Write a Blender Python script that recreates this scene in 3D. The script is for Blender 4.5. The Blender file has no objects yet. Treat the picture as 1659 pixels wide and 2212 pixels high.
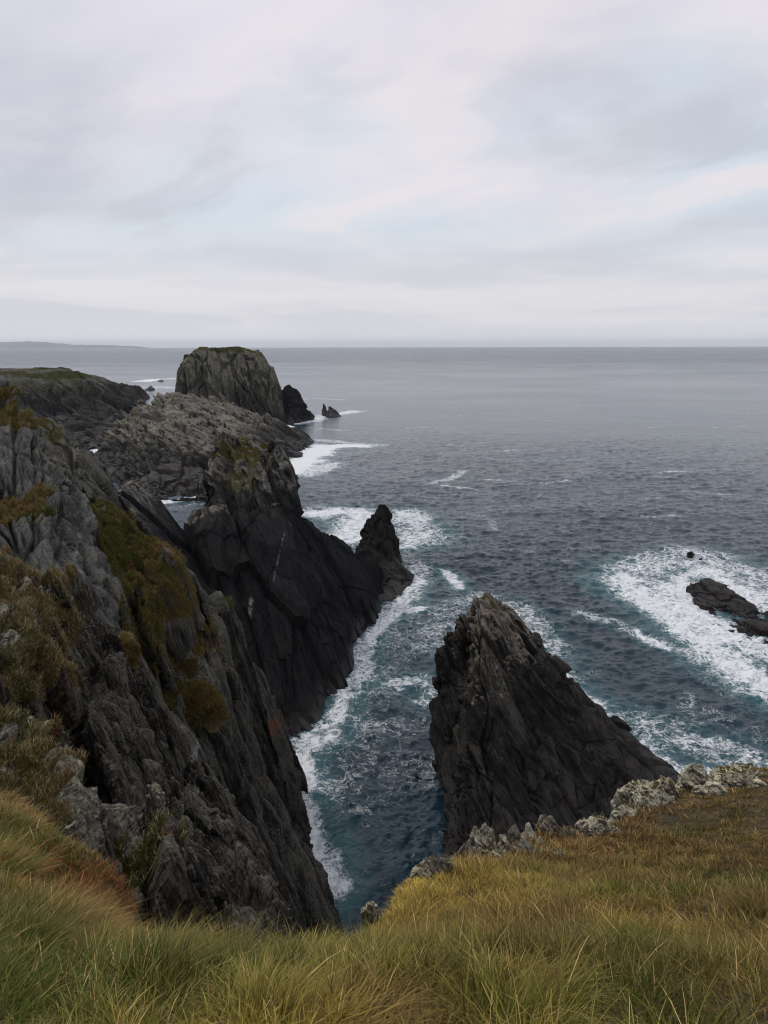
import bpy, bmesh, math, random, time
import numpy as np
from mathutils import Vector
T0 = time.time()
random.seed(7)
R = np.random.default_rng(11)
sc = bpy.context.scene
COL = sc.collection
H = 50.0                      # eye height above the sea, metres
TAN = math.tan(math.radians(33.0))
PITCH = math.atan((1106 - 748) / 1106 * TAN)
CP, SP = math.cos(PITCH), math.sin(PITCH)

# ------------------------------------------------------------------ survey helpers
def ray(u, v):
    cx = (u - 829.5) / 1106 * TAN
    cy = (1106 - v) / 1106 * TAN
    return np.array([cx, CP + cy * SP, -SP + cy * CP])
def p(u, v, Y):               # point of the survey at distance Y
    d = ray(u, v)
    return tuple(np.array([0, 0, H]) + d * (Y / d[1]))
def w(u, v, z=0.0):           # point of the survey at height z
    d = ray(u, v)
    return tuple(np.array([0, 0, H]) + d * ((z - H) / d[2]))
def B(u, v):                  # waterline point, carried below the sea
    a = w(u, v)
    return [(a[0], a[1], 0.3), (a[0] * 1.0, a[1], -5.0)]
def D(u, v, Y, z=-3):         # drop a surveyed point to depth z
    a = p(u, v, Y)
    return [(a[0], a[1], z)]
def flat(lst):
    out = []
    for e in lst:
        if isinstance(e, list): out += flat(e)
        else: out.append(e)
    return out

# ------------------------------------------------------------------ noise
def _h(ix, iy, iz, s):
    h = (ix.astype(np.uint32) * np.uint32(374761393) + iy.astype(np.uint32) * np.uint32(668265263)
         + iz.astype(np.uint32) * np.uint32(2147483647 - 1640531) + np.uint32(s * 974711 + 12345))
    h = (h ^ (h >> np.uint32(13))) * np.uint32(1274126177)
    h = (h ^ (h >> np.uint32(16))) * np.uint32(2246822519)
    return h ^ (h >> np.uint32(15))
def _f(h, k=0):
    if k: 
        h = (h ^ np.uint32(k * 0x9E3779B1 & 0xffffffff)) * np.uint32(2654435761)
        h = h ^ (h >> np.uint32(14))
    return (h & np.uint32(0xffffff)).astype(np.float32) / np.float32(16777215.0)
def vnoise(P, seed=0):        # value noise, -1..1
    P = P.astype(np.float32)
    I = np.floor(P).astype(np.int64)
    F = P - I
    F = F * F * (3 - 2 * F)
    out = 0
    for dx in (0, 1):
        for dy in (0, 1):
            for dz in (0, 1):
                wgt = ((F[:, 0] if dx else 1 - F[:, 0]) * (F[:, 1] if dy else 1 - F[:, 1]) * (F[:, 2] if dz else 1 - F[:, 2]))
                out = out + wgt * _f(_h(I[:, 0] + dx, I[:, 1] + dy, I[:, 2] + dz, seed))
    return out * 2 - 1
def fbm(P, octv=4, seed=0, gain=.5):
    a, t, s = 1.0, 0, 0
    for k in range(octv):
        s = s + a * vnoise(P * (2.03 ** k) + 17.3 * k, seed + k)
        t += a; a *= gain
    return s / t
def vor(Q, seed=0):           # nearest cell: F1, F2, three randoms, offset to the site
    n = len(Q)
    F1 = np.full(n, 9, np.float32); F2 = np.full(n, 9, np.float32)
    RR = np.zeros((n, 3), np.float32); OF = np.zeros((n, 3), np.float32)
    for c in range(0, n, 250000):
        q = Q[c:c + 250000].astype(np.float32)
        I = np.floor(q).astype(np.int64)
        f = q - I
        m = len(q)
        b1 = np.full(m, 9, np.float32); b2 = b1.copy()
        hh = np.zeros(m, np.uint32); of = np.zeros((m, 3), np.float32)
        for dx in (-1, 0, 1):
            for dy in (-1, 0, 1):
                for dz in (-1, 0, 1):
                    h = _h(I[:, 0] + dx, I[:, 1] + dy, I[:, 2] + dz, seed)
                    ox = dx + _f(h, 1) - f[:, 0]; oy = dy + _f(h, 2) - f[:, 1]; oz = dz + _f(h, 3) - f[:, 2]
                    d = ox * ox + oy * oy + oz * oz
                    cl = d < b1
                    b2 = np.where(cl, b1, np.minimum(b2, d))
                    b1 = np.where(cl, d, b1)
                    hh = np.where(cl, h, hh)
                    of[cl, 0] = ox[cl]; of[cl, 1] = oy[cl]; of[cl, 2] = oz[cl]
        F1[c:c + m] = np.sqrt(b1); F2[c:c + m] = np.sqrt(b2)
        for k in range(3): RR[c:c + m, k] = _f(hh, 4 + k)
        OF[c:c + m] = of
    return F1, F2, RR, OF
def sstep(a, b, x):
    t = np.clip((x - a) / (b - a), 0, 1)
    return t * t * (3 - 2 * t)

# ------------------------------------------------------------------ mesh helpers
def mesh_np(name, V, F, smooth=False):
    """V (n,3), F (m,3|4) -> mesh"""
    me = bpy.data.meshes.new(name)
    V = np.ascontiguousarray(V, np.float32); F = np.ascontiguousarray(F, np.int32)
    k = F.shape[1]
    me.vertices.add(len(V)); me.vertices.foreach_set('co', V.ravel())
    me.loops.add(F.size); me.loops.foreach_set('vertex_index', F.ravel())
    me.polygons.add(len(F))
    me.polygons.foreach_set('loop_start', np.arange(0, F.size, k, dtype=np.int32))
    me.polygons.foreach_set('use_smooth', np.full(len(F), smooth, bool))
    me.update(calc_edges=True)
    return me
def set_col(me, name, A):
    if A.shape[1] == 3: A = np.c_[A, np.ones(len(A))]
    at = me.attributes.new(name, 'FLOAT_COLOR', 'POINT')
    at.data.foreach_set('color', np.ascontiguousarray(A, np.float32).ravel())
def link(name, me, mat, **kw):
    o = bpy.data.objects.new(name, me)
    COL.objects.link(o)
    if mat: me.materials.append(mat)
    for k, x in kw.items():
        if x: o[k] = x
    return o
def hulls_mesh(hulls):
    bm = bmesh.new()
    for pts in hulls:
        vs = [bm.verts.new(q) for q in flat(pts)]
        r = bmesh.ops.convex_hull(bm, input=vs, use_existing_faces=False)
        dead = [g for g in set(r['geom_interior'] + r['geom_unused']) if isinstance(g, bmesh.types.BMVert) and g.is_valid]
        if dead: bmesh.ops.delete(bm, geom=dead, context='VERTS')
    bmesh.ops.recalc_face_normals(bm, faces=bm.faces[:])
    me = bpy.data.meshes.new('tmp'); bm.to_mesh(me); bm.free()
    return me
def remesh(me, vox):
    o = bpy.data.objects.new('tmp', me); COL.objects.link(o)
    m = o.modifiers.new('r', 'REMESH'); m.mode = 'VOXEL'; m.voxel_size = vox; m.adaptivity = 0
    dg = bpy.context.evaluated_depsgraph_get(); dg.update()
    e = o.evaluated_get(dg).to_mesh()
    V = np.empty(len(e.vertices) * 3, np.float32); e.vertices.foreach_get('co', V); V = V.reshape(-1, 3)
    ft = np.empty(len(e.polygons), np.int32); e.polygons.foreach_get('loop_total', ft)
    L = np.empty(len(e.loops), np.int32); e.loops.foreach_get('vertex_index', L)
    F = L.reshape(-1, 4) if (ft == 4).all() else None
    if F is None:
        e.calc_loop_triangles()
        F = np.empty(len(e.loop_triangles) * 3, np.int32); e.loop_triangles.foreach_get('vertices', F); F = F.reshape(-1, 3)
    o.evaluated_get(dg).to_mesh_clear()
    bpy.data.objects.remove(o); bpy.data.meshes.remove(me)
    return V, F
def vnormals(V, F):
    a, b, c = V[F[:, 0]], V[F[:, 1]], V[F[:, 2]]
    fn = np.cross(b - a, c - a) if F.shape[1] == 3 else np.cross(c - a, V[F[:, 3]] - b)
    N = np.zeros_like(V)
    for k in range(F.shape[1]):
        for j in range(3): N[:, j] += np.bincount(F[:, k], fn[:, j], len(V))
    return N / (np.linalg.norm(N, axis=1, keepdims=True) + 1e-9)
def smooth_field(X, F, n, it):
    """laplacian smoothing of a per-vertex field over the mesh"""
    k = F.shape[1]
    i = np.concatenate([F[:, a] for a in range(k)]); j = np.concatenate([F[:, (a + 1) % k] for a in range(k)])
    cnt = np.bincount(i, minlength=n).astype(np.float32)[:, None] + 1e-6
    for _ in range(it):
        X = .5 * X + .5 * np.stack([np.bincount(i, X[j, c], n) for c in range(X.shape[1])], 1).astype(np.float32) / cnt
    return X

def broad_normals(V, N, cell):
    """surface direction averaged over a grid of cells, so that displacement moves whole slabs and does not balloon"""
    lo = V.min(0) - cell; q = (V - lo) / cell; I = np.floor(q).astype(np.int64); f = (q - I).astype(np.float32)
    dim = I.max(0) + 2; size = int(dim.prod()); G_ = np.zeros((size, 3), np.float32)
    def each():
        for a in range(8):
            o = np.array([a & 1, a >> 1 & 1, a >> 2 & 1])
            wt_ = np.prod(np.where(o, f, 1 - f), 1); J = I + o
            yield (J[:, 0] * dim[1] + J[:, 1]) * dim[2] + J[:, 2], wt_
    for idx, wt_ in each():
        for j in range(3): G_[:, j] += np.bincount(idx, wt_ * N[:, j], size)
    out = np.zeros_like(N)
    for idx, wt_ in each(): out += G_[idx] * wt_[:, None]
    l_ = np.linalg.norm(out, axis=1, keepdims=True)
    out = out / (l_ + 1e-6) + .25 * N
    return out / (np.linalg.norm(out, axis=1, keepdims=True) + 1e-9)

def axes(dip, yaw=0., pitch=0.):
    """bedding frame: n across the beds, d down the dip (to the right), s along the strike (away from the eye)"""
    a = math.radians(dip)
    n = np.array([math.sin(a), 0, math.cos(a)]); d = np.array([math.cos(a), 0, -math.sin(a)]); s = np.array([0, 1., 0])
    def rz(v, t): c, s_ = math.cos(t), math.sin(t); return np.array([v[0] * c - v[1] * s_, v[0] * s_ + v[1] * c, v[2]])
    def rx(v, t): c, s_ = math.cos(t), math.sin(t); return np.array([v[0], v[1] * c - v[2] * s_, v[1] * s_ + v[2] * c])
    return [rz(rx(v, math.radians(pitch)), math.radians(yaw)) for v in (n, d, s)]

def spears(hulls, ax, n, L, T, Wd, seed, out=.35, jit=4, zmin=0., box=None, up=.25):
    """slate blades: long thin pointed slabs lying in the bedding, standing out of the surface of the given hulls"""
    me = hulls_mesh(hulls); me.calc_loop_triangles()
    V = np.array([v.co[:] for v in me.vertices]); F = np.array([t_.vertices[:] for t_ in me.loop_triangles])
    bpy.data.meshes.remove(me)
    g = np.random.default_rng(seed)
    a, b_, c = V[F[:, 0]], V[F[:, 1]], V[F[:, 2]]
    cr_ = np.cross(b_ - a, c - a); ar = np.linalg.norm(cr_, axis=1); fn = cr_ / (ar[:, None] + 1e-9)
    # the faces one could see: not undersides, not the far back
    see = (fn[:, 2] > -.3) & ((fn[:, 1] < .35) | (fn[:, 2] > .5))
    ar = ar * see; outl = []; k = 0
    while len(outl) < n and k < n * 20:
        k += 1
        i = g.choice(len(ar), p=ar / ar.sum()); r1, r2 = g.uniform(size=2)
        if r1 + r2 > 1: r1, r2 = 1 - r1, 1 - r2
        q = a[i] + (b_[i] - a[i]) * r1 + (c[i] - a[i]) * r2
        if q[2] < zmin: continue
        if box is not None and not box(q): continue
        nn, dd, ss = ax
        sc_ = g.uniform(.45, 1.25)
        l, th, wd_ = L * sc_ * g.uniform(.7, 1.3), T * g.uniform(.5, 1.4), Wd * sc_ * g.uniform(.6, 1.3)
        j = np.radians(g.normal(0, jit, 2))
        d2 = -dd + nn * j[0] + ss * j[1]; d2 /= np.linalg.norm(d2)           # up the dip
        s2 = ss - d2 * (ss @ d2); s2 /= np.linalg.norm(s2); n2 = np.cross(d2, s2)
        o = q + d2 * l * (up - .5) + fn[i] * (out * th - .25 * wd_ * abs(fn[i] @ s2))
        pts = []
        tipx = g.uniform(-.35, .35)
        for (e, sw, tw) in ((-.5, .8, .7), (.12, 1., 1.), (.36, .72, .8)):
            for sg in (-1, 1):
                for tg in (-1, 1):
                    pts.append(tuple(o + d2 * l * (e + g.uniform(-.05, .05)) + s2 * sg * wd_ * .5 * sw * g.uniform(.85, 1.1) + n2 * tg * th * .5 * tw))
        for tg in (-1, 1): pts.append(tuple(o + d2 * l * .5 + s2 * tipx * wd_ + n2 * tg * th * .25))
        outl.append(pts)
    return outl
STATS = {}
def sp_base(h): return len([q for q in h if len(q) != 14])
SURF = {}
def rock(name, hulls, vox, ax, octs, mat, warp=(0, 1), veg=(), lich=(1, 1), wet=(0, 6), marks=(), topveg=0., seed=0,
         crop=None, fine=0., sp=None, ribs=None, flat=0., **kw):
    """hulls unioned, remeshed, cut into bedding slabs; octs: (thick, long, along, amp, tilt, crack)"""
    for q_ in (sp or []): hulls = hulls + spears(hulls[:sp_base(hulls)], ax, seed=seed + 500, **q_)
    V, F = remesh(hulls_mesh(hulls), vox)
    n = len(V)
    V = smooth_field(V, F, n, 1)
    N = vnormals(V, F)
    N = broad_normals(V, N, max(octs[0][0] * 1.3, vox * 8)).astype(np.float32)
    nn, dd, ss = ax
    if warp[0]:
        q = V / warp[1]
        W = np.stack([fbm(q + 31 * k, 3, seed + 50 + k) for k in range(3)], 1)
        V = V + W * warp[0]
    P0 = V.copy()
    wob = np.stack([fbm(P0 / (octs[0][0] * 3) + 9 * k, 2, seed + 90 + k) for k in range(3)], 1) * octs[0][0] * .35
    tone = np.zeros(n, np.float32)
    vary = (.45 + .95 * sstep(-.35, .35, fbm(P0 / (octs[0][0] * 2.6) + 60, 2, seed + 95)))[:, None]
    keep_ = (1 - flat * sstep(.6, .85, N[:, 2]) * sstep(15, 24, V[:, 2]))[:, None].astype(np.float32)
    for i, (tn, td, ts, amp, tilt, crack) in enumerate(octs):
        Pw = P0 + wob
        Q = np.stack([Pw @ nn / tn, Pw @ dd / td, Pw @ ss / ts], 1)
        F1, F2, RR, OF = vor(Q, seed * 7 + i)
        g = (RR - .5) * 2
        dsp = (RR[:, 0] - .55) * 1.6 + tilt * (g[:, 1] * OF[:, 1] + g[:, 2] * OF[:, 2] + .5 * g[:, 0] * OF[:, 0])
        dsp -= crack * (1 - sstep(.0, .2, F2 - F1))
        V = V + N * (dsp * amp)[:, None] * keep_ * (vary if i else 1)
        tone += (RR[:, 2] - .5) * (.6 if i < 2 else .35)
    for (tn, am) in (ribs or ()):            # parallel edges of the beds
        Q = np.stack([P0 @ nn / tn, P0 @ dd / (tn * 14), P0 @ ss / (tn * 3.5)], 1)
        rb_ = 1 - 2.4 * np.abs(fbm(Q + .5 * wob, 2, seed + 61))
        V = V + N * (rb_ * am)[:, None] * keep_; tone += .35 * (rb_ - .3)
    if fine:
        V = V + N * (fbm(P0 / (vox * 5), 3, seed + 70) * fine)[:, None]
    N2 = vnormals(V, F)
    cv = ((V - smooth_field(V, F, n, 1)) * N2).sum(1) / vox       # convexity: tone goes paler on protruding slab edges
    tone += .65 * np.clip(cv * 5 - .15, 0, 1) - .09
    z = V[:, 2]
    nz1 = fbm(P0 / 2.1, 4, seed + 5); nz2 = fbm(P0 / .8 + 40, 3, seed + 6)
    vg = np.zeros(n, np.float32); hue = np.zeros(n, np.float32)
    for (c, r, k, hu) in veg:
        c = np.array(c); r = np.array(r if hasattr(r, '__len__') else (r, r, r))
        dist = np.linalg.norm((P0 - c) / r, axis=1) * 1.12
        a = k * (1 - sstep(.5, 1.1, dist + .75 * fbm(P0 / (r.mean() * .4), 4, seed + 8)))
        a *= sstep(-.15, .3, N2[:, 2] + .15 * nz2) * sstep(-.42, -.08, fbm(P0 / max(.5, r.mean() * .16) + 3, 3, seed + 12))
        hue = np.where(a > vg, np.clip(hu + .55 * fbm(P0 / (r.mean() * .5) + 9, 3, seed + 9), 0, 1), hue); vg = np.maximum(vg, a)
    if topveg:
        a = sstep(.62, .85, N2[:, 2] + .22 * nz1) * topveg
        hue = np.where(a > vg, .5 + .5 * nz1, hue); vg = np.maximum(vg, a)
    # pale lichen crust high up on the stone, black wet stone low down
    lc = sstep(lich[0], lich[1], z + 3.0 * nz1 * (lich[1] - lich[0]) * .12) * sstep(-.25, .6, N2[:, 2] * .8 + nz1 * .55 + .1)
    wt = 1 - sstep(wet[0], wet[1], z + nz1 * (wet[1] - wet[0]) * .4)
    org = np.zeros(n, np.float32); qz = np.zeros(n, np.float32)
    for (kind, pts, r) in marks:
        pts = [np.array(a) for a in pts]
        dm = np.full(n, 1e9); X_ = P0
        if kind in 'vO':                      # a vein: a sheet running back into the rock
            c0 = np.array([0, 0, H]); yr = pts[0][1]
            X_ = c0 + (P0 - c0) * (yr / np.maximum(P0[:, 1], 1))[:, None]
            pts = [c0 + (a - c0) * yr / a[1] for a in pts]
        for a, b in zip(pts[:-1], pts[1:]):
            ab = b - a; t = np.clip(((X_ - a) @ ab) / (ab @ ab), 0, 1)
            dm = np.minimum(dm, np.linalg.norm(X_ - a - t[:, None] * ab, axis=1))
        kind = {'v': 'q', 'O': 'o'}.get(kind, kind)
        a = 1 - sstep(.5, 1, dm / r + .35 * nz2)
        if kind == 'o': org = np.maximum(org, a)
        elif kind == 'q': qz = np.maximum(qz, a)
        else: lc = np.maximum(lc, a)
    me = mesh_np(name, V, F)
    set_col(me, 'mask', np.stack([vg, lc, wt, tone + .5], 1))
    set_col(me, 'mark', np.stack([org, hue, qz, np.ones(n)], 1))
    o = link(name, me, mat, **kw)
    STATS[name + str(len(STATS))] = n; print(name, n, round(time.time() - T0, 1))
    SURF.setdefault(o.name, (V, F, vg, hue, N2))
    return o

# ------------------------------------------------------------------ node helpers
class NT:
    def __init__(s, nt): s.nt = nt; s.n = nt.nodes; s.l = nt.links
    def a(s, typ, props=None, **ins):
        nd = s.n.new(typ)
        for k, x in (props or {}).items(): setattr(nd, k, x)
        for k, x in ins.items():
            sock = None
            for i in nd.inputs:
                if i.name.replace(' ', '') == k and i.enabled: sock = i; break
            if sock is None: sock = nd.inputs[int(k[1:])]
            s.put(sock, x)
        return nd
    def put(s, sock, x):
        if isinstance(x, bpy.types.NodeSocket): s.l.new(x, sock)
        elif isinstance(x, bpy.types.Node): s.l.new(x.outputs[0], sock)
        else:
            if hasattr(x, '__len__') and len(x) == 3 and sock.type == 'RGBA': x = (*x, 1)
            sock.default_value = x
    def m(s, op, a, b=0., c=None, clamp=False):
        nd = s.n.new('ShaderNodeMath'); nd.operation = op; nd.use_clamp = clamp
        s.put(nd.inputs[0], a); s.put(nd.inputs[1], b)
        if c is not None: s.put(nd.inputs[2], c)
        return nd.outputs[0]
    def mix(s, f, a, b, mode='MIX'):
        nd = s.n.new('ShaderNodeMix'); nd.data_type = 'RGBA'; nd.blend_type = mode; nd.clamp_factor = True
        s.put(nd.inputs[0], f); s.put(nd.inputs[6], a); s.put(nd.inputs[7], b)
        return nd.outputs[2]
    def ss(s, x, a, b, lo=0., hi=1.):
        nd = s.n.new('ShaderNodeMapRange'); nd.interpolation_type = 'SMOOTHSTEP'
        s.put(nd.inputs[0], x); nd.inputs[1].default_value = a; nd.inputs[2].default_value = b
        nd.inputs[3].default_value = lo; nd.inputs[4].default_value = hi
        return nd.outputs[0]
    def ramp(s, f, stops):
        nd = s.n.new('ShaderNodeValToRGB'); e = nd.color_ramp.elements
        while len(e) < len(stops): e.new(.5)
        for q, (pos, c) in zip(e, stops): q.position = pos; q.color = (*c, 1)
        s.put(nd.inputs[0], f); return nd.outputs[0]
    def noise(s, vec, scale, detail=4, rough=.55, dist=0.):
        nd = s.n.new('ShaderNodeTexNoise'); s.put(nd.inputs['Vector'], vec)
        nd.inputs['Scale'].default_value = scale; nd.inputs['Detail'].default_value = detail
        nd.inputs['Roughness'].default_value = rough; nd.inputs['Distortion'].default_value = dist
        return nd
def material(name):
    m = bpy.data.materials.new(name); m.use_nodes = True
    nt = NT(m.node_tree); nt.n.clear()
    out = nt.n.new('ShaderNodeOutputMaterial'); b = nt.n.new('ShaderNodeBsdfPrincipled')
    nt.l.new(b.outputs[0], out.inputs[0])
    return m, nt, b, out

def rock_mat(name, ax, scale=1., pale=(.20, .185, .155), base=(.060, .060, .058), dark=(.016, .0165, .018), warm=(.10, .075, .058),
             lichen=(.30, .29, .23), speck=1., rough=.85, lth=.74, gl=.55, weath=None):
    """slate: bedding streaks, lichen crust, wet black foot, moss"""
    m, t, b, out = material(name)
    geo = t.a('ShaderNodeNewGeometry')
    P = geo.outputs['Position']
    cc = []
    nn, dd, ss = ax
    for v in (nn, dd, ss):
        dt = t.a('ShaderNodeVectorMath', {'operation': 'DOT_PRODUCT'}); t.put(dt.inputs[0], P); dt.inputs[1].default_value = tuple(v)
        cc.append(dt.outputs['Value'])
    comb = t.a('ShaderNodeCombineXYZ', X=cc[0], Y=t.m('MULTIPLY', cc[1], .14), Z=t.m('MULTIPLY', cc[2], .3))
    S = comb.outputs[0]
    mk = t.a('ShaderNodeVertexColor', {'layer_name': 'mask'})
    sp = t.a('ShaderNodeSeparateColor', Color=mk.outputs[0])
    vg, lc, wt, tone = sp.outputs[0], sp.outputs[1], sp.outputs[2], mk.outputs[1]
    mk2 = t.a('ShaderNodeVertexColor', {'layer_name': 'mark'})
    s2 = t.a('ShaderNodeSeparateColor', Color=mk2.outputs[0])
    streak = t.noise(S, 2.2 / scale, 8, .62, .4).outputs[0]
    streak2 = t.noise(S, .45 / scale, 5, .6).outputs[0]
    blot = t.noise(P, .7 / scale, 6, .65).outputs[0]
    fine = t.noise(P, 7. / scale, 6, .75).outputs[0]
    grit = t.noise(S, 9. / scale, 6, .7, .3).outputs[0]
    c = t.mix(t.ss(streak, .38, .60), dark, base)
    c = t.mix(t.m('MULTIPLY', t.ss(streak, .56, .72), .7), c, pale)
    c = t.mix(t.m('MULTIPLY', t.ss(streak2, .45, .7), .6), c, warm)
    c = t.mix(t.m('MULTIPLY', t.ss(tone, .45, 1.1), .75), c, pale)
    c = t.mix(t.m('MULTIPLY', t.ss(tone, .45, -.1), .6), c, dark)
    c = t.mix(t.ss(grit, .54, .38), c, t.mix(.75, c, (.005, .005, .005)))
    c = t.mix(t.m('MULTIPLY', t.ss(grit, .54, .70), gl), c, pale)
    c = t.mix(t.m('MULTIPLY', lc, t.ss(blot, .35, .65, .15, .62)), c, t.mix(t.ss(streak, .35, .6), base, weath or pale))
    # lichen crust
    spot = t.noise(P, 3.2 / scale, 3, .6).outputs[0]
    lf = t.m('MULTIPLY', t.ss(t.m('ADD', t.m('MULTIPLY', lc, .34), t.m('ADD', t.m('MULTIPLY', fine, .45), t.m('MULTIPLY', spot, .6))), lth, lth + .13), .9 * speck)
    lcol = t.mix(t.ss(blot, .38, .62), pale, lichen)
    c = t.mix(lf, c, lcol)
    c = t.mix(t.m('MULTIPLY', wt, t.ss(fine, .2, .7, .97, .8)), c, t.mix(t.ss(blot, .48, .62), (.008, .008, .009), (.030, .016, .010)))
    # kelp brown just above the water
    # orange lichen / iron stain, quartz
    c = t.mix(t.m('MULTIPLY', s2.outputs[0], t.ss(fine, .42, .62)), c, (.22, .065, .018))
    c = t.mix(t.m('MULTIPLY', s2.outputs[2], t.m('MULTIPLY', t.ss(fine, .42, .60), t.ss(blot, .40, .58))), c, (.38, .37, .35))
    # moss and short turf in the cracks
    gv = t.mix(s2.outputs[1], (.060, .066, .016), (.125, .086, .034))
    gv = t.mix(t.ss(fine, .3, .75), t.mix(.55, gv, (.015, .014, .006)), gv)
    vf = t.ss(t.m('ADD', vg, t.m('MULTIPLY', t.m('SUBTRACT', fine, .5), .9)), .32, .58)
    c = t.mix(vf, c, gv)
    t.put(b.inputs['Base Color'], c)
    t.put(b.inputs['Roughness'], t.m('SUBTRACT', rough, t.m('MULTIPLY', wt, .28)))
    t.put(b.inputs['Specular IOR Level'], t.m('ADD', .06, t.m('MULTIPLY', wt, .30)))
    bp = t.a('ShaderNodeBump', Strength=.9, Distance=.30 * scale, Height=t.m('ADD', t.m('ADD', t.m('MULTIPLY', streak, 1.0), t.m('MULTIPLY', fine, .45)), t.m('MULTIPLY', grit, .40)))
    t.l.new(bp.outputs[0], b.inputs['Normal'])
    return m

# ------------------------------------------------------------------ camera
cam = bpy.data.cameras.new('camera'); co = bpy.data.objects.new('camera', cam); COL.objects.link(co)
co.location = (0, 0, H); co.rotation_euler = (math.pi / 2 - PITCH, math.radians(.12), 0)
cam.sensor_fit = 'VERTICAL'; cam.angle = math.radians(66); cam.clip_start = .05; cam.clip_end = 200000
sc.camera = co

# ------------------------------------------------------------------ overcast sky and light
SUN_EL, SUN_AZ = math.radians(50), math.radians(-58)     # azimuth from +Y towards +X
wd = bpy.data.worlds.new('World'); sc.world = wd; wd.use_nodes = True
t = NT(wd.node_tree); t.n.clear()
out = t.n.new('ShaderNodeOutputWorld'); bg = t.n.new('ShaderNodeBackground'); t.l.new(bg.outputs[0], out.inputs[0])
sky = t.n.new('ShaderNodeTexSky'); sky.sky_type = 'NISHITA'; sky.sun_disc = False
sky.sun_elevation = SUN_EL; sky.sun_rotation = SUN_AZ
sky.dust_density = 3; sky.altitude = 50
tc = t.n.new('ShaderNodeTexCoord'); G = tc.outputs['Generated']
sx = t.a('ShaderNodeSeparateXYZ', Vector=G)
zc = t.m('ADD', t.m('MAXIMUM', sx.outputs[2], 0.0), .24)
cx_ = t.m('DIVIDE', sx.outputs[0], zc); cy_ = t.m('DIVIDE', sx.outputs[1], zc)
pl = t.a('ShaderNodeCombineXYZ', X=cx_, Y=t.m('MULTIPLY', cy_, 1.0), Z=1.7)
n1 = t.noise(pl.outputs[0], .95, 5, .5, .25).outputs[0]
pl2 = t.a('ShaderNodeCombineXYZ', X=t.m('ADD', cx_, t.m('MULTIPLY', cy_, .35)), Y=cy_, Z=5.2)
n2 = t.noise(pl2.outputs[0], 1.9, 6, .52, .5).outputs[0]
n3 = t.noise(pl.outputs[0], .6, 3, .5).outputs[0]
c = t.mix(t.ss(n1, .32, .64), (.53, .55, .63), (.74, .72, .79))
c = t.mix(t.m('MULTIPLY', t.ss(n3, .52, .66), .8), c, (.62, .71, .79))          # thin cloud, blue behind
c = t.mix(t.m('MULTIPLY', t.ss(n2, .49, .68), .65), c, (.86, .78, .785))         # pale folds
c = t.mix(t.m('MULTIPLY', t.ss(n2, .50, .32), .50), c, (.47, .50, .565))          # grey undersides
# low stratus bands along the horizon
bv = t.a('ShaderNodeCombineXYZ', X=t.m('MULTIPLY', sx.outputs[0], 2.2), Y=t.m('MULTIPLY', sx.outputs[2], 16.), Z=3.)
n4 = t.noise(bv.outputs[0], 1.6, 5, .55, .4).outputs[0]
lowc = t.mix(t.ss(n4, .36, .62), (.65, .66, .72), (.76, .745, .775))
c = t.mix(t.ss(sx.outputs[2], .17, .05), c, lowc)
c = t.mix(t.ss(sx.outputs[2], .045, .0, 0, .8), c, (.80, .81, .85))
skc = t.mix(1., sky.outputs[0], (.10, .10, .10), 'MULTIPLY')
c = t.mix(.93, skc, c)
t.put(bg.inputs[0], c); bg.inputs[1].default_value = 1.0
sl = bpy.data.lights.new('sun', 'SUN'); so = bpy.data.objects.new('sun', sl); COL.objects.link(so)
sl.energy = 1.2; sl.angle = math.radians(14); sl.color = (1, .96, .9)
sd = Vector((math.sin(SUN_AZ) * math.cos(SUN_EL), math.cos(SUN_AZ) * math.cos(SUN_EL), math.sin(SUN_EL)))
so.rotation_euler = sd.to_track_quat('Z', 'Y').to_euler()
sc.view_settings.view_transform = 'Standard'; sc.view_settings.look = 'None'
sc.view_settings.exposure = 0.1; sc.view_settings.gamma = 1

# ------------------------------------------------------------------ the rocks
AX_L = axes(77, 36, 0)
AX_V = axes(84, 30, 0)        # left cliffs: nearly upright blades
AX_C = axes(68, 6, 0)
AX_P = axes(57, -5, 0)
AX_M = axes(44, 15, 0)
AX_T = axes(86, 20, 0)
M_near = rock_mat('lichened_slate', AX_L, .35, pale=(.17, .155, .125), lichen=(.46, .44, .31), base=(.042, .038, .031), dark=(.012, .0115, .011), warm=(.085, .060, .048), speck=.95, lth=.61, gl=.8)
M_left = rock_mat('grey_slate', AX_L, .8, pale=(.125, .118, .098), base=(.034, .033, .029), dark=(.012, .012, .012), lichen=(.24, .23, .18), speck=.6)
M_slab = rock_mat('blue_grey_slate', AX_V, .9, pale=(.15, .15, .14), base=(.056, .057, .057), dark=(.012, .012, .013), lichen=(.22, .22, .18), speck=.5)
M_cent = rock_mat('dark_slate', AX_C, 1.2, base=(.015, .016, .018), pale=(.028, .028, .029), warm=(.018, .016, .015), dark=(.008, .0085, .010), weath=(.15, .135, .105), lichen=(.24, .22, .18))
M_pyr = rock_mat('brown_slate', AX_P, 1.0, base=(.016, .0155, .015), pale=(.085, .078, .066), warm=(.036, .029, .022), dark=(.010, .010, .011), lichen=(.26, .22, .17))
M_mid = rock_mat('pale_banded_slate', AX_M, 3.2, base=(.085, .078, .066), pale=(.21, .195, .16), warm=(.10, .078, .058), lichen=(.29, .27, .215))
M_tow = rock_mat('tower_slate', AX_T, 4.0, base=(.066, .063, .050), pale=(.15, .14, .105), warm=(.085, .08, .055), lichen=(.20, .19, .14))
M_far = rock_mat('headland_slate', AX_T, 5.0, base=(.045, .048, .040), pale=(.085, .083, .066), lichen=(.15, .15, .11))
M_blk = rock_mat('black_rock', AX_P, 1.6, base=(.018, .018, .018), pale=(.034, .031, .029), dark=(.008, .008, .009), warm=(.024, .019, .016), lichen=(.10, .085, .065))

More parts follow.
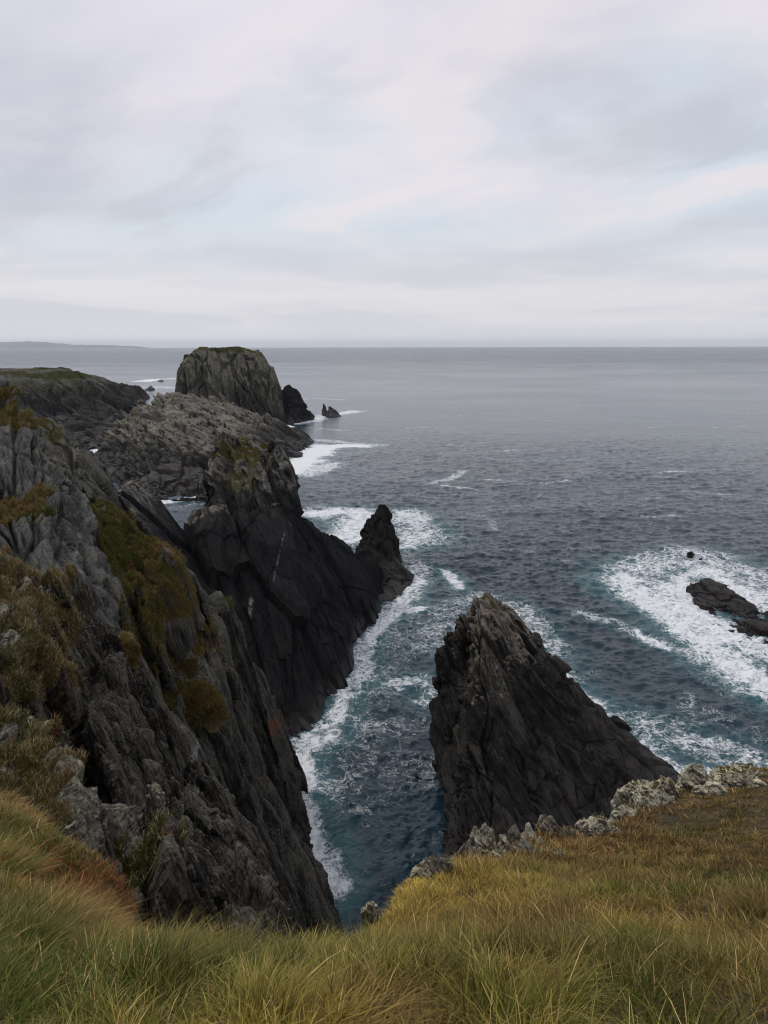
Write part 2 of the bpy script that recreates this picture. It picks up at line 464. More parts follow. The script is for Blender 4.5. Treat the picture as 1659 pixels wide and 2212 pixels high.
# pyramid stack, right of the channel
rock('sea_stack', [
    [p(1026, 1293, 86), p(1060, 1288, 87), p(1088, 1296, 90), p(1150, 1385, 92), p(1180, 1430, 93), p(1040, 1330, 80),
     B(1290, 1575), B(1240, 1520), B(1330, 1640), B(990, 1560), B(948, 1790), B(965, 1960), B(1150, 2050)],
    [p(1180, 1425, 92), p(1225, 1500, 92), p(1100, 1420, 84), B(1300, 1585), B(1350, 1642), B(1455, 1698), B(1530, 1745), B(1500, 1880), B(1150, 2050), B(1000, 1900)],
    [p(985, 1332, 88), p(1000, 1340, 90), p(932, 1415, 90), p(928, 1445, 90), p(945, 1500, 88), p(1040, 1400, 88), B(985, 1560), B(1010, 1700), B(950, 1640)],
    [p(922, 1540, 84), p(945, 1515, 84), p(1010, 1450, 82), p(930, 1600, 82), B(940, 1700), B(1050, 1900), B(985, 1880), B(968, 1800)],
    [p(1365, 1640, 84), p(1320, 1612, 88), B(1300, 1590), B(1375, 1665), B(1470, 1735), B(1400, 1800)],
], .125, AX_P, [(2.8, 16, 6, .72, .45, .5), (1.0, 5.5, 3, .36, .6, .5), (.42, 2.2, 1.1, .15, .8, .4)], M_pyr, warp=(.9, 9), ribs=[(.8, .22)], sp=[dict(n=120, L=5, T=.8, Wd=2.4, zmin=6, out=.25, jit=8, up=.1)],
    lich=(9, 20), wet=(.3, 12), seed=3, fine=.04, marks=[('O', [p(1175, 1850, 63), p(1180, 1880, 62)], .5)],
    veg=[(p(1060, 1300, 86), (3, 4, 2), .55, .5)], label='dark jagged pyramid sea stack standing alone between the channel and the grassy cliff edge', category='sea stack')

# dark promontory across the channel
rock('rock_promontory', [
    [p(676, 1114, 150), p(420, 1116, 128), p(470, 1095, 130), p(560, 1085, 134), p(640, 1090, 137), p(680, 1130, 138), p(735, 1230, 136), p(765, 1330, 128), D(430, 1110, 165),
     D(690, 1130, 170), B(770, 1440), B(757, 1470), B(722, 1514), B(699, 1567), B(655, 1600), B(600, 1600), D(430, 1200, 118)],
    [p(487, 940, 150), p(502, 930, 152), p(550, 933, 152), p(483, 985, 148), p(462, 1032, 146), p(577, 946, 154), p(586, 985, 153), p(606, 1026, 152), p(660, 1095, 148),
     p(430, 1110, 138), p(590, 1110, 134), D(450, 1100, 175, 8), D(660, 1100, 168, 8)],
    [p(676, 1112, 150), p(745, 1166, 154), p(800, 1195, 152), p(815, 1240, 148), p(660, 1120, 143), B(824, 1318), B(775, 1368), B(765, 1392), D(680, 1160, 170), D(640, 1300, 120)],
    [p(600, 1060, 146), p(680, 1140, 140), p(730, 1230, 135), p(640, 1120, 133), D(740, 1300, 132), D(600, 1200, 128)],
], .17, AX_C, [(5.5, 70, 16, 1.7, .6, .25), (1.8, 24, 7, .6, .8, .25), (.7, 7, 2.4, .24, .8, .3)], M_cent, warp=(1.2, 14), ribs=[(2.0, .4)], sp=[dict(n=70, L=6, T=.8, Wd=2.4, zmin=24, out=.5, jit=5, up=.15)],
    lich=(20, 27), wet=(.3, 3.2), seed=5, fine=.06,
    veg=[(p(520, 965, 150), (7, 7, 4.5), .8, .35), (p(530, 1030, 145), (7, 7, 4), .5, .3)],
    marks=[('O', [p(590, 1560, 92), p(592, 1600, 92)], 1.0), ('O', [p(585, 1600, 90), p(580, 1640, 90)], .8),
           ('l', [p(420, 1118, 127), p(480, 1092, 130)], 2.4), ('v', [p(612, 1155, 127), p(600, 1200, 123), p(588, 1262, 118)], .09), ('v', [p(538, 1285, 115), p(532, 1320, 112)], .4)],
    label='tall dark promontory with a knobbed top on the far side of the channel', category='promontory')
# leaning fins joining the promontory to the cliffs
rock('cliff', [
    [p(268, 1054, 122), p(296, 1041, 126), p(312, 1052, 128), p(352, 1086, 127), p(396, 1136, 128), p(440, 1200, 120), p(262, 1060, 110), D(270, 1060, 150), D(420, 1140, 150),
     B(600, 1600), p(470, 1400, 104), D(560, 1600, 98), D(300, 1600, 100)],
    [p(225, 1020, 118), p(250, 1050, 112), p(262, 1056, 112), D(250, 1060, 150), D(260, 1300, 100), D(200, 1300, 100)],
    [p(398, 1138, 132), p(420, 1130, 134), D(440, 1130, 150), D(400, 1130, 150), p(500, 1400, 112), B(600, 1590), B(500, 1580), D(400, 1300, 110)],
], .17, AX_C, [(6, 80, 16, 1.3, .4, .25), (1.8, 26, 6, .4, .7, .2), (.6, 8, 2.4, .16, .8, .3)], M_cent, warp=(1.0, 16),
    lich=(21, 29), wet=(.3, 3), seed=9, fine=.05, kind='structure', label='smooth dark slanting fins between the mossy cliff and the promontory')

# spike at the tip of the promontory
rock('sea_stack', [
    [p(822, 1092, 184), p(834, 1098, 184), p(803, 1117, 184), p(847, 1118, 185), p(856, 1155, 185), B(868, 1222), B(850, 1238), B(790, 1225), B(775, 1190), B(845, 1180), p(775, 1165, 183)],
    [p(860, 1190, 180), B(868, 1218), B(860, 1190), B(830, 1230)],
], .2, AX_C, [(2.6, 7, 5, .8, .7, .3), (1.0, 3, 2.2, .35, .8, .3)], M_blk, warp=(.6, 5), lich=(10, 16), wet=(.3, 4), seed=12, fine=.06,
    label='small black pointed spike of rock rising at the tip of the promontory', category='sea stack')
rock('foot_rock', [
    [p(765, 1172, 178), p(800, 1178, 176), p(815, 1215, 168), p(872, 1231, 168), B(895, 1247), B(876, 1266), B(874, 1288), B(824, 1306), B(800, 1300), B(780, 1215), B(760, 1195)],
], .2, AX_C, [(3.5, 9, 6, .8, .6, .3), (1.1, 4, 2.5, .3, .8, .3)], M_blk, warp=(.5, 6), lich=(14, 24), wet=(0, 3.5), seed=14, fine=.05,
    label='low black wave-washed rock in front of the pointed spike', category='rock')

# left: mossy rib dropping into the channel
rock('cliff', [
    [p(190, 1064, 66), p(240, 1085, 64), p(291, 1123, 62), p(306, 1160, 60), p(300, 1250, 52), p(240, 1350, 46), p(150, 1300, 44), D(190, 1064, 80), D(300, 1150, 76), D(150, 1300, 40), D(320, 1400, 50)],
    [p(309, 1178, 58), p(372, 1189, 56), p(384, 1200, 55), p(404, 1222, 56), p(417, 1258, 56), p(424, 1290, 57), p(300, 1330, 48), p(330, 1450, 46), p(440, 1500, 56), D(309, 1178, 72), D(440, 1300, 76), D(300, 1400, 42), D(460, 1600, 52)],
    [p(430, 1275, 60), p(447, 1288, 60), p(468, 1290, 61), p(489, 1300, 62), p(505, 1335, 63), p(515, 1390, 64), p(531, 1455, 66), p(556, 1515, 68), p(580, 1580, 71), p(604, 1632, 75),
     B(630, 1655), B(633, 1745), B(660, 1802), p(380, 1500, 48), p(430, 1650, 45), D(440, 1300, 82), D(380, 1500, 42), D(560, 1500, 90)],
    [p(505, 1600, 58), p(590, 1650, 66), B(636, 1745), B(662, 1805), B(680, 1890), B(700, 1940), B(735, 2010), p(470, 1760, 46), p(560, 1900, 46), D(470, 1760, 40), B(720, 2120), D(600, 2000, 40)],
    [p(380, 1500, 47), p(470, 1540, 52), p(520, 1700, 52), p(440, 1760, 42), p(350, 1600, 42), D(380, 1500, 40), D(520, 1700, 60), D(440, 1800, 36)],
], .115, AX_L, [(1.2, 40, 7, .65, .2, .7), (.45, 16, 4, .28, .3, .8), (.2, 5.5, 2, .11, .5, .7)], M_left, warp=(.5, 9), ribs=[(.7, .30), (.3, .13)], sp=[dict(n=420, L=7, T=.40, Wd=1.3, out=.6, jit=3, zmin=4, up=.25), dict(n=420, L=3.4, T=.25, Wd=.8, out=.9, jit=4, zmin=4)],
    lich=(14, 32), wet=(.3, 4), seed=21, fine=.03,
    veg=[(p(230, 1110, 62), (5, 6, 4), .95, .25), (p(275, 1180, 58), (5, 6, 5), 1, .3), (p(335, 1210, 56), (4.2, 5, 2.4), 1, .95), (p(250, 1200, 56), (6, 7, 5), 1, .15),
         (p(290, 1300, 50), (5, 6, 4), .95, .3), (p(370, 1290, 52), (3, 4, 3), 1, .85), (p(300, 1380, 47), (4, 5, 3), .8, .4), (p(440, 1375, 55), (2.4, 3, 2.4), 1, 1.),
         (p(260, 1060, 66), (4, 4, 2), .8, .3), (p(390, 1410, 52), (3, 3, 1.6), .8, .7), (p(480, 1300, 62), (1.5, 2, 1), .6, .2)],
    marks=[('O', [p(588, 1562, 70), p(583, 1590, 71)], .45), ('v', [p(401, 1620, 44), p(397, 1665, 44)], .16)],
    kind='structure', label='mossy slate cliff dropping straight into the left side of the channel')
# left: big grey slabs
rock('cliff', [
    [p(-330, 760, 80), p(0, 801, 74), p(15, 812, 72), p(44, 834, 68), p(56, 862, 66), p(66, 892, 64), p(60, 950, 58), p(130, 1010, 56), D(-300, 900, 90), D(60, 900, 88), p(-300, 1300, 40), D(-300, 1300, 30), p(100, 1250, 46), D(100, 1250, 40)],
    [p(99, 990, 60), p(150, 1010, 60), p(187, 1098, 54), p(203, 1130, 53), p(217, 1192, 50), p(232, 1280, 47), p(255, 1350, 45), p(258, 1400, 43), p(-100, 1050, 52), p(60, 1350, 34), D(187, 1098, 66), D(258, 1400, 36), D(-100, 1100, 70), D(60, 1350, 28)],
    [p(0, 1060, 50), p(60, 1070, 50), p(100, 1140, 46), p(125, 1260, 40), p(-60, 1060, 50), p(60, 1300, 36), D(60, 1070, 56), D(100, 1250, 34), D(-60, 1200, 34)],
], .12, AX_V, [(1.6, 42, 6, .85, .15, .9), (.6, 18, 3.5, .30, .2, .8), (.25, 6, 1.8, .10, .4, .6)], M_slab, warp=(.5, 9), ribs=[(.9, .30)], sp=[dict(n=110, L=15, T=1.0, Wd=2.6, out=.7, jit=3, up=-.1, box=lambda q: q[2] < 43), dict(n=170, L=7.5, T=.5, Wd=1.3, out=.9, jit=3, up=.0, box=lambda q: q[2] < 46)],
    lich=(20, 38), wet=(.3, 4), seed=23, fine=.03,
    veg=[(p(8, 855, 66), (4, 5, 3), .9, .6), (p(35, 905, 62), (4, 4, 1.8), .8, .7), (p(50, 1065, 50), (3, 3, 1.6), 1, .9), (p(20, 1080, 48), (3, 3, 2), .8, .8), (p(75, 1090, 48), (1.6, 2, 1.6), .8, .3)],
    marks=[('v', [p(197, 1080, 54), p(188, 1150, 51), p(176, 1175, 50), p(160, 1225, 48)], .12)],
    kind='structure', label='grey slate cliff of large upright slabs at the left edge')
rock('cliff', [
    [p(66, 892, 92), p(99, 896, 96), p(124, 883, 100), p(139, 899, 100), p(153, 905, 100), p(157, 930, 98), p(167, 960, 96), p(150, 1100, 80), D(66, 892, 120), D(160, 930, 120), D(60, 1000, 70), D(170, 1100, 76)],
    [p(139, 968, 112), p(165, 958, 114), p(180, 960, 116), p(193, 972, 118), p(212, 998, 118), p(236, 1027, 118), p(247, 1047, 118), p(262, 1075, 112), D(139, 968, 130), D(260, 1075, 130), p(200, 1090, 86), D(200, 1090, 76), D(262, 1200, 90)],
], .18, AX_C, [(3, 24, 8, .9, .8, .3), (1., 9, 3, .36, .9, .3), (.4, 3, 1.4, .15, .9, .3)], M_left, warp=(1.1, 9), sp=[dict(n=110, L=9, T=.9, Wd=3, out=.3, jit=6)],
    lich=(20, 36), wet=(.3, 4), seed=25, fine=.04, veg=[(p(105, 905, 94), (6, 6, 4), .7, .4), (p(190, 985, 112), (6, 6, 3), .35, .9)],
    kind='structure', label='weathered brown-topped cliff shoulder behind the grey slabs')

# near left: lichened ribs below the grass
NV = [(p(40, 1690, 9), (1.6, 1.4, .7), 1, .7), (p(0, 1600, 10.5), (1.6, 1.4, .8), .9, .6), (p(120, 1660, 10.4), (.9, 1, .5), .8, .9), (p(40, 1250, 17), (3.4, 3, 1.5), 1, .85), (p(90, 1310, 16.5), (2.6, 3, 1.5), .9, .85), (p(60, 1380, 15), (2.2, 2, .8), .9, .35), (p(0, 1300, 15), (3, 3, 1.8), .8, .9),
      (p(88, 1520, 13), (1.3, 1.4, .9), 1, .15), (p(250, 1400, 20.5), (1.2, 1.2, .9), 1, .9), (p(165, 1440, 15.5), (1., 1.2, 1.0), .6, .5),
      (p(155, 1735, 11), (.9, .9, .7), 1, .1), (p(60, 1600, 11), (1., 1., .5), .9, .3), (p(290, 1880, 9), (.6, .6, .6), 1, .15), (p(130, 1460, 14), (1.2, 1.2, .9), .7, .8)]
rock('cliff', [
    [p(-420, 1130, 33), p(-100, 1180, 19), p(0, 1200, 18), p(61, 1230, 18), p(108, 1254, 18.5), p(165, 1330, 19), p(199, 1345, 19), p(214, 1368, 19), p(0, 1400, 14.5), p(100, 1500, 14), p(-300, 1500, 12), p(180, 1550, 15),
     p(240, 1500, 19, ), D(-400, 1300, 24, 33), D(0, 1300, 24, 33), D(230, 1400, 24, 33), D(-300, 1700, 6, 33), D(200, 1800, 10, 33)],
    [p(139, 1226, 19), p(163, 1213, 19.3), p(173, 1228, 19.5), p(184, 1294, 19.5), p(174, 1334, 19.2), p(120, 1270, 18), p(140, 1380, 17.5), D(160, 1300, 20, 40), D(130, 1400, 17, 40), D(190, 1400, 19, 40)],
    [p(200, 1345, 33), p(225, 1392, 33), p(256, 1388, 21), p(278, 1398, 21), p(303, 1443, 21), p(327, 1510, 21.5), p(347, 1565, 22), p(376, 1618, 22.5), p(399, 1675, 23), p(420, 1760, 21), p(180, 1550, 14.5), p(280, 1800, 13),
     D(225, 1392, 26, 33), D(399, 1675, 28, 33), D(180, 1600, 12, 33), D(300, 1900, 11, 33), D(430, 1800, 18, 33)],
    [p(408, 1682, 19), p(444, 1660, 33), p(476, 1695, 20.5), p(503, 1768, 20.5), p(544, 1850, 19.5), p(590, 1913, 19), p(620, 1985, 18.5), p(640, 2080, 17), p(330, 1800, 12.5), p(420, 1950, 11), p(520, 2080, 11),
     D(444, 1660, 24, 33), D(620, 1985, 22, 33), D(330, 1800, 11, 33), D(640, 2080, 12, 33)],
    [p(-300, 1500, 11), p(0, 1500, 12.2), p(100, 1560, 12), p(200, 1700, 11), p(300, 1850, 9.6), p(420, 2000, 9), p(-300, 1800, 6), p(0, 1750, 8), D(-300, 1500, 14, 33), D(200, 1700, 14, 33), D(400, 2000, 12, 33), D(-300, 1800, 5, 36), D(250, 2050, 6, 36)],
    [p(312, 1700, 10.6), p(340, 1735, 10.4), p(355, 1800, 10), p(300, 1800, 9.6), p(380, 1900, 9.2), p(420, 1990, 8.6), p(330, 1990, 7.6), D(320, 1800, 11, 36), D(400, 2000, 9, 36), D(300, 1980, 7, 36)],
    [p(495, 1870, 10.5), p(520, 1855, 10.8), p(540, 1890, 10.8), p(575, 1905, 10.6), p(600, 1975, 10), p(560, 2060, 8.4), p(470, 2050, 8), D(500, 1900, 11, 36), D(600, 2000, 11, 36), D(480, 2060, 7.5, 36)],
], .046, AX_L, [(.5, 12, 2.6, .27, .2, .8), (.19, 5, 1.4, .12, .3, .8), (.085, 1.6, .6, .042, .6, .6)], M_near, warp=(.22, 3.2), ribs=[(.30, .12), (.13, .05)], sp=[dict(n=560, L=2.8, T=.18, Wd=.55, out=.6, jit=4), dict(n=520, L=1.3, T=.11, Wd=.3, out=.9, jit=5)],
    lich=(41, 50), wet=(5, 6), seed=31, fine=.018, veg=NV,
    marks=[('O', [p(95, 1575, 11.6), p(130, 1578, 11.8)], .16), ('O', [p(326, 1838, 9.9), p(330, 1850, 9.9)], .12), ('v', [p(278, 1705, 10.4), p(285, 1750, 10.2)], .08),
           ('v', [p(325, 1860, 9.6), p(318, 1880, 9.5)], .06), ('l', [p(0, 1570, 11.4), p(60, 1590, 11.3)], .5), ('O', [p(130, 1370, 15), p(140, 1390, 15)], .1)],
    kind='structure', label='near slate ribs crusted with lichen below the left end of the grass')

# middle hill of pale, ragged beds
rock('islet', [
    [p(222, 950, 345), p(242, 926, 355), p(282, 887, 375), p(302, 869, 390), p(352, 849, 410), p(378, 848, 415), p(415, 863, 410), p(400, 950, 330), p(240, 1036, 290), B(206, 982), B(222, 1008), B(245, 1040), B(350, 1082), B(440, 1067),
     B(520, 1080), D(380, 850, 460), D(500, 960, 420), p(480, 1000, 300)],
    [p(415, 863, 415), p(452, 868, 420), p(481, 862, 425), p(522, 886, 425), p(566, 902, 425), p(612, 924, 420), p(640, 935, 425), B(680, 956), B(640, 975), B(620, 985), B(608, 1020), B(560, 1060), B(440, 1067), D(450, 868, 480), D(600, 920, 480)],
], .5, AX_M, [(6, 60, 18, 2.2, .7, .25), (2.4, 14, 6, 1.1, 1., .35), (1.1, 5, 3., .5, 1.0, .35)], M_mid, warp=(2.5, 30), sp=[dict(n=800, L=10, T=1.5, Wd=6, zmin=7, out=.4, jit=8, up=.25)],
    lich=(6, 14), wet=(3, 13.), seed=41, fine=.12, veg=[(p(420, 960, 335), (12, 14, 6), .5, .4), (p(300, 885, 380), (14, 16, 7), .45, .6), (p(480, 866, 425), (12, 12, 4), .45, .5)],
    label='low humped islet of pale ragged slanting rock in front of the flat-topped stack', category='islet')
rock('foot_rock', [[p(628, 925, 440), p(640, 921, 445), p(660, 935, 445), B(682, 952), B(665, 968), B(630, 962)]], .45, AX_M, [(4, 10, 8, 1.3, .8, .3), (1.5, 5, 4, .6, .9, .3)],
    M_blk, warp=(1, 8), wet=(0, 8), lich=(30, 40), seed=43, label='dark rock at the seaward tip of the pale ragged islet', category='rock')

# flat-topped tower
rock('sea_stack', [
    [p(420, 757, 540), p(434, 749, 545), p(465, 750, 545), p(513, 749, 550), p(562, 764, 550), p(577, 786, 545), p(588, 803, 545), p(603, 840, 540), p(411, 780, 535), p(388, 796, 535), p(384, 850, 530), p(606, 880, 530),
     D(384, 850, 528), B(612, 914), D(560, 850, 531), D(470, 850, 529), D(420, 760, 620), D(590, 800, 620), p(430, 750, 590), p(550, 758, 595)],
], .42, AX_T, [(7, 200, 14, 2.4, .4, .8), (2.6, 90, 6, 1.0, .5, .8), (1.3, 25, 4., .35, .7, .4)], M_tow, warp=(1.0, 24), ribs=[(4.5, 1.3)], flat=.85,
    lich=(14, 30), wet=(1, 13), topveg=.8, seed=51, fine=.12, veg=[(p(500, 752, 560), (50, 40, 3.5), .9, .2)],
    label='massive flat-topped sea stack with vertical grooves reaching the horizon', category='sea stack')
rock('sea_stack', [
    [p(607, 838, 548), p(626, 828, 552), p(641, 843, 552), p(654, 864, 548), B(650, 890), B(612, 905), B(605, 880), p(606, 860, 546)],
    [p(630, 860, 545), p(643, 867, 540), p(664, 884, 535), B(678, 905), B(640, 913), B(615, 915), B(610, 890)],
    [p(608, 905, 515), p(618, 898, 512), B(628, 917), B(606, 920), B(612, 905)],
], .45, AX_P, [(5, 20, 9, 2., .7, .35), (2, 7, 4, .8, .9, .35)], M_blk, warp=(1.5, 12), lich=(20, 30), wet=(1, 5), seed=53, fine=.1,
    label='black angular stack leaning against the right foot of the flat-topped stack', category='sea stack')
rock('sea_rock', [[p(697, 869, 590), p(702, 874, 590), p(696, 888, 588), B(695, 897), B(712, 903), B(706, 893)],
                  [p(710, 875, 590), p(716, 877, 590), p(728, 890, 590), B(736, 899), B(712, 903), B(706, 893), B(722, 891)]], .35, AX_P,
    [(3, 9, 6, .8, .7, .3), (1.2, 4, 3, .4, .8, .3)], M_blk, warp=(.7, 8), wet=(0, 12), lich=(40, 50), seed=55,
    label='small black twin-pointed rock in the surf right of the flat-topped stack', category='rock')

# far headland
rock('headland', [
    [p(-260, 800, 600), p(10, 803, 600), p(74, 798, 604), p(139, 797, 608), p(173, 800, 612), p(165, 850, 590), p(60, 858, 578), p(-260, 860, 570), B(-260, 903), B(60, 903), B(190, 900),
     D(-260, 800, 900), D(170, 800, 800), p(-200, 799, 800), p(120, 795, 780)],
    [p(173, 800, 620), p(190, 806, 630), p(228, 813, 650), p(248, 823, 670), p(262, 829, 690), p(200, 850, 610), D(170, 800, 800), D(262, 829, 850), B(262, 893), B(185, 900)],
    [p(262, 829, 735), p(272, 828, 750), p(296, 828, 760), p(309, 843, 765), B(322, 861), B(290, 885), B(262, 905), p(255, 850, 650), D(270, 828, 850), D(300, 830, 860)],
    [p(110, 900, 490), p(200, 893, 500), p(262, 898, 520), B(285, 895), B(240, 945), B(205, 966), B(195, 976), B(120, 990), p(150, 930, 430)],
], .95, AX_M, [(9, 60, 24, 4., .7, .3), (4, 20, 10, 1.8, .9, .35), (2, 8, 5, .8, 1., .3)], M_far, warp=(2, 40), flat=.8,
    lich=(8, 26), wet=(1, 9), topveg=0., seed=61, fine=.15,
    veg=[(p(80, 800, 660), (160, 120, 5), 1, .05), (p(100, 830, 600), (60, 60, 10), .42, .15), (p(250, 850, 690), (30, 25, 4), .5, .6)],
    kind='structure', label='far headland with a flat green top beyond the left cliffs')
rock('sea_rock', [[p(313, 839, 940), p(320, 835, 940), p(326, 834, 940), p(333, 838, 940), B(312, 842), B(335, 841), B(322, 844)]], .5, AX_P, [(3, 8, 6, .8, .7, .3)], M_blk, warp=(.6, 6), wet=(0, 20), lich=(40, 50), seed=63,
    label='tiny dark rock in the surf beyond the far headland', category='rock')
rock('sea_rock', [[p(341, 821, 1195), p(347, 819, 1195), p(352, 820, 1195), B(340, 823), B(354, 823), B(347, 825)]], .5, AX_P, [(3, 8, 6, .5, .7, .3)], M_blk, warp=(.4, 6), wet=(0, 20), lich=(40, 50), seed=64,
    label='furthest tiny rock breaking the white surf left of the flat-topped stack', category='rock')

# skerry on the right
rock('skerry', [
    [p(1488, 1262, 158), p(1530, 1254, 160), p(1562, 1262, 160), B(1486, 1275), B(1500, 1305), B(1545, 1335), B(1600, 1345), p(1600, 1305, 150), B(1590, 1290)],
    [p(1560, 1275, 155), p(1610, 1312, 146), p(1690, 1345, 142), p(1800, 1400, 138), B(1545, 1345), B(1570, 1365), B(1660, 1402), B(1780, 1450), B(1850, 1440), B(1700, 1345)],
    [p(1550, 1335, 147), B(1545, 1350), B(1560, 1358), B(1580, 1350)],
], .14, AX_C, [(2.6, 7, 5, .8, .7, .3), (.9, 3, 2, .38, .9, .35), (.4, 1.2, 1, .14, .9, .3)], M_blk, warp=(.8, 5), wet=(0, 20), lich=(40, 50), seed=71, fine=.05,
    label='long low black skerry in white surf at the right edge', category='skerry')
for i, (a, b_, cc_) in enumerate([((1482, 1196), (1497, 1194), (1490, 1206)), ((1508, 1207), (1516, 1207), (1512, 1212))]):
    rock('sea_rock', [[p(a[0] + 3, a[1] - 4, 182), p(b_[0] - 2, b_[1] - 2, 182), B(a[0] - 1, cc_[1] - 3), B(b_[0] + 1, cc_[1] - 3), B(cc_[0], cc_[1])]], .12, AX_C, [(1.0, 3, 2, .30, .8, .3), (.4, 1.3, 1, .16, .8, .3)],
         M_blk, warp=(.3, 2), wet=(0, 20), lich=(40, 50), seed=73 + i,
         label=['small black rock tips breaking the foam beyond the skerry', 'smallest black rock tip just right of the rock tips beyond the skerry'][i], category='rock')
print('rocks', round(time.time() - T0, 1), sum(STATS.values()), STATS)

# far land on the horizon
def hill(name, u0, u1, top, Y, mat, lab):
    us = np.linspace(u0, u1, 160); V = []; 
    for u in us:
        f = np.interp(u, [a for a, _ in top], [b for _, b in top])
        hgt = p(u, f, Y)[2] + 12 * math.sin(u * .17) + 8 * math.sin(u * .41)
        x = p(u, 750, Y)[0]
        hgt = max(hgt, 1.)
        V += [(x, Y, -6), (x, Y + 300, hgt * .5), (x, Y + 900, hgt), (x, Y + 2000, hgt * .6), (x, Y + 2600, -6)]
    F = []
    for i in range(len(us) - 1):
        for k in range(4): a = i * 5 + k; F.append((a, a + 5, a + 6, a + 1))
    return link(name, mesh_np(name, np.array(V), np.array(F), True), mat, kind='structure', label=lab)
m_h, t, b, _ = material('distant_land')
nz = t.noise(t.a('ShaderNodeNewGeometry').outputs[0], .002, 5).outputs[0]
t.put(b.inputs[0], t.mix(nz, (.05, .06, .04), (.10, .10, .08))); b.inputs['Roughness'].default_value = .9
hill('hills', -900, 285, [(-900, 735), (-300, 732), (0, 737), (40, 735.5), (75, 736.5), (110, 740), (150, 743.5), (175, 743.5), (230, 744.5), (280, 747)], 36000, m_h,
     'faint blue hills on the horizon at the far left')

# ------------------------------------------------------------------ sea
def fft_tile(n, L, wind, amp, seed, small, wl):
    g = np.random.default_rng(seed)
    k = np.fft.fftfreq(n, L / n) * 2 * np.pi
    KX, KY = np.meshgrid(k, k, indexing='ij'); K = np.sqrt(KX ** 2 + KY ** 2); K[0, 0] = 1
    cs = (KX * wind[0] + KY * wind[1]) / K
    Lw = wl / (2 * np.pi)
    ph = np.exp(-1 / (K * Lw) ** 2) / K ** 4 * (np.abs(cs) ** 2 * .85 + .15) * np.exp(-(K * small) ** 2)
    ph[0, 0] = 0
    Z = np.real(np.fft.ifft2(np.sqrt(ph) * (g.normal(size=(n, n)) + 1j * g.normal(size=(n, n)))))
    return (Z / Z.std() * amp).astype(np.float32)
def sample(T, L, x, y):
    n = T.shape[0]
    fx = (x / L * n) % n; fy = (y / L * n) % n
    i = np.floor(fx).astype(int) % n; j = np.floor(fy).astype(int) % n
    a = fx - np.floor(fx); b_ = fy - np.floor(fy)
    i1 = (i + 1) % n; j1 = (j + 1) % n
    return T[i, j] * (1 - a) * (1 - b_) + T[i1, j] * a * (1 - b_) + T[i, j1] * (1 - a) * b_ + T[i1, j1] * a * b_
T1 = fft_tile(1024, 190., (.35, -.94), .125, 1, .10, 7.)
T3 = fft_tile(512, 620., (.45, -.89), .26, 5, 2.0, 34.)
T2 = fft_tile(512, 61., (.55, -.83), .055, 2, .06, 3.2)
ang = np.radians(np.concatenate([np.linspace(-75, -34, 60, endpoint=False), np.linspace(-34, 34, 1150), np.linspace(34.5, 75, 60)]))
dep = np.concatenate([np.linspace(62, 44, 40, endpoint=False), 44 - np.linspace(0, 1, 1050) ** 1.02 * (44 - .07)])
rad = H / np.tan(np.radians(dep))
A_, R_ = np.meshgrid(ang, rad)
SX = (R_ * np.sin(A_)).ravel(); SY = (R_ * np.cos(A_)).ravel(); SR = R_.ravel()
dr = np.gradient(rad)[:, None] * np.ones_like(A_); dr = np.abs(dr).ravel()
fadeA = 1 - sstep(1.2, 5.0, dr); fadeB = 1 - sstep(.4, 1.3, dr)
calm = (.75 + .25 * sstep(60, 180, SR)) * (1 + .55 * fbm(np.stack([SX, SY, SX * 0], 1) / 38., 3, 305))
SZ = sample(T1, 190., SX, SY) * fadeA * calm + sample(T2, 61., SX, SY) * fadeB
c_, s_ = math.cos(.6), math.sin(.6)
SZ = SZ + .45 * sample(T1, 111., SX * c_ - SY * s_ + 30, SX * s_ + SY * c_) * fadeA * calm
SZ = SZ + sample(T3, 620., SX, SY) * (1 - sstep(1.0, 3.2, dr)) * .6
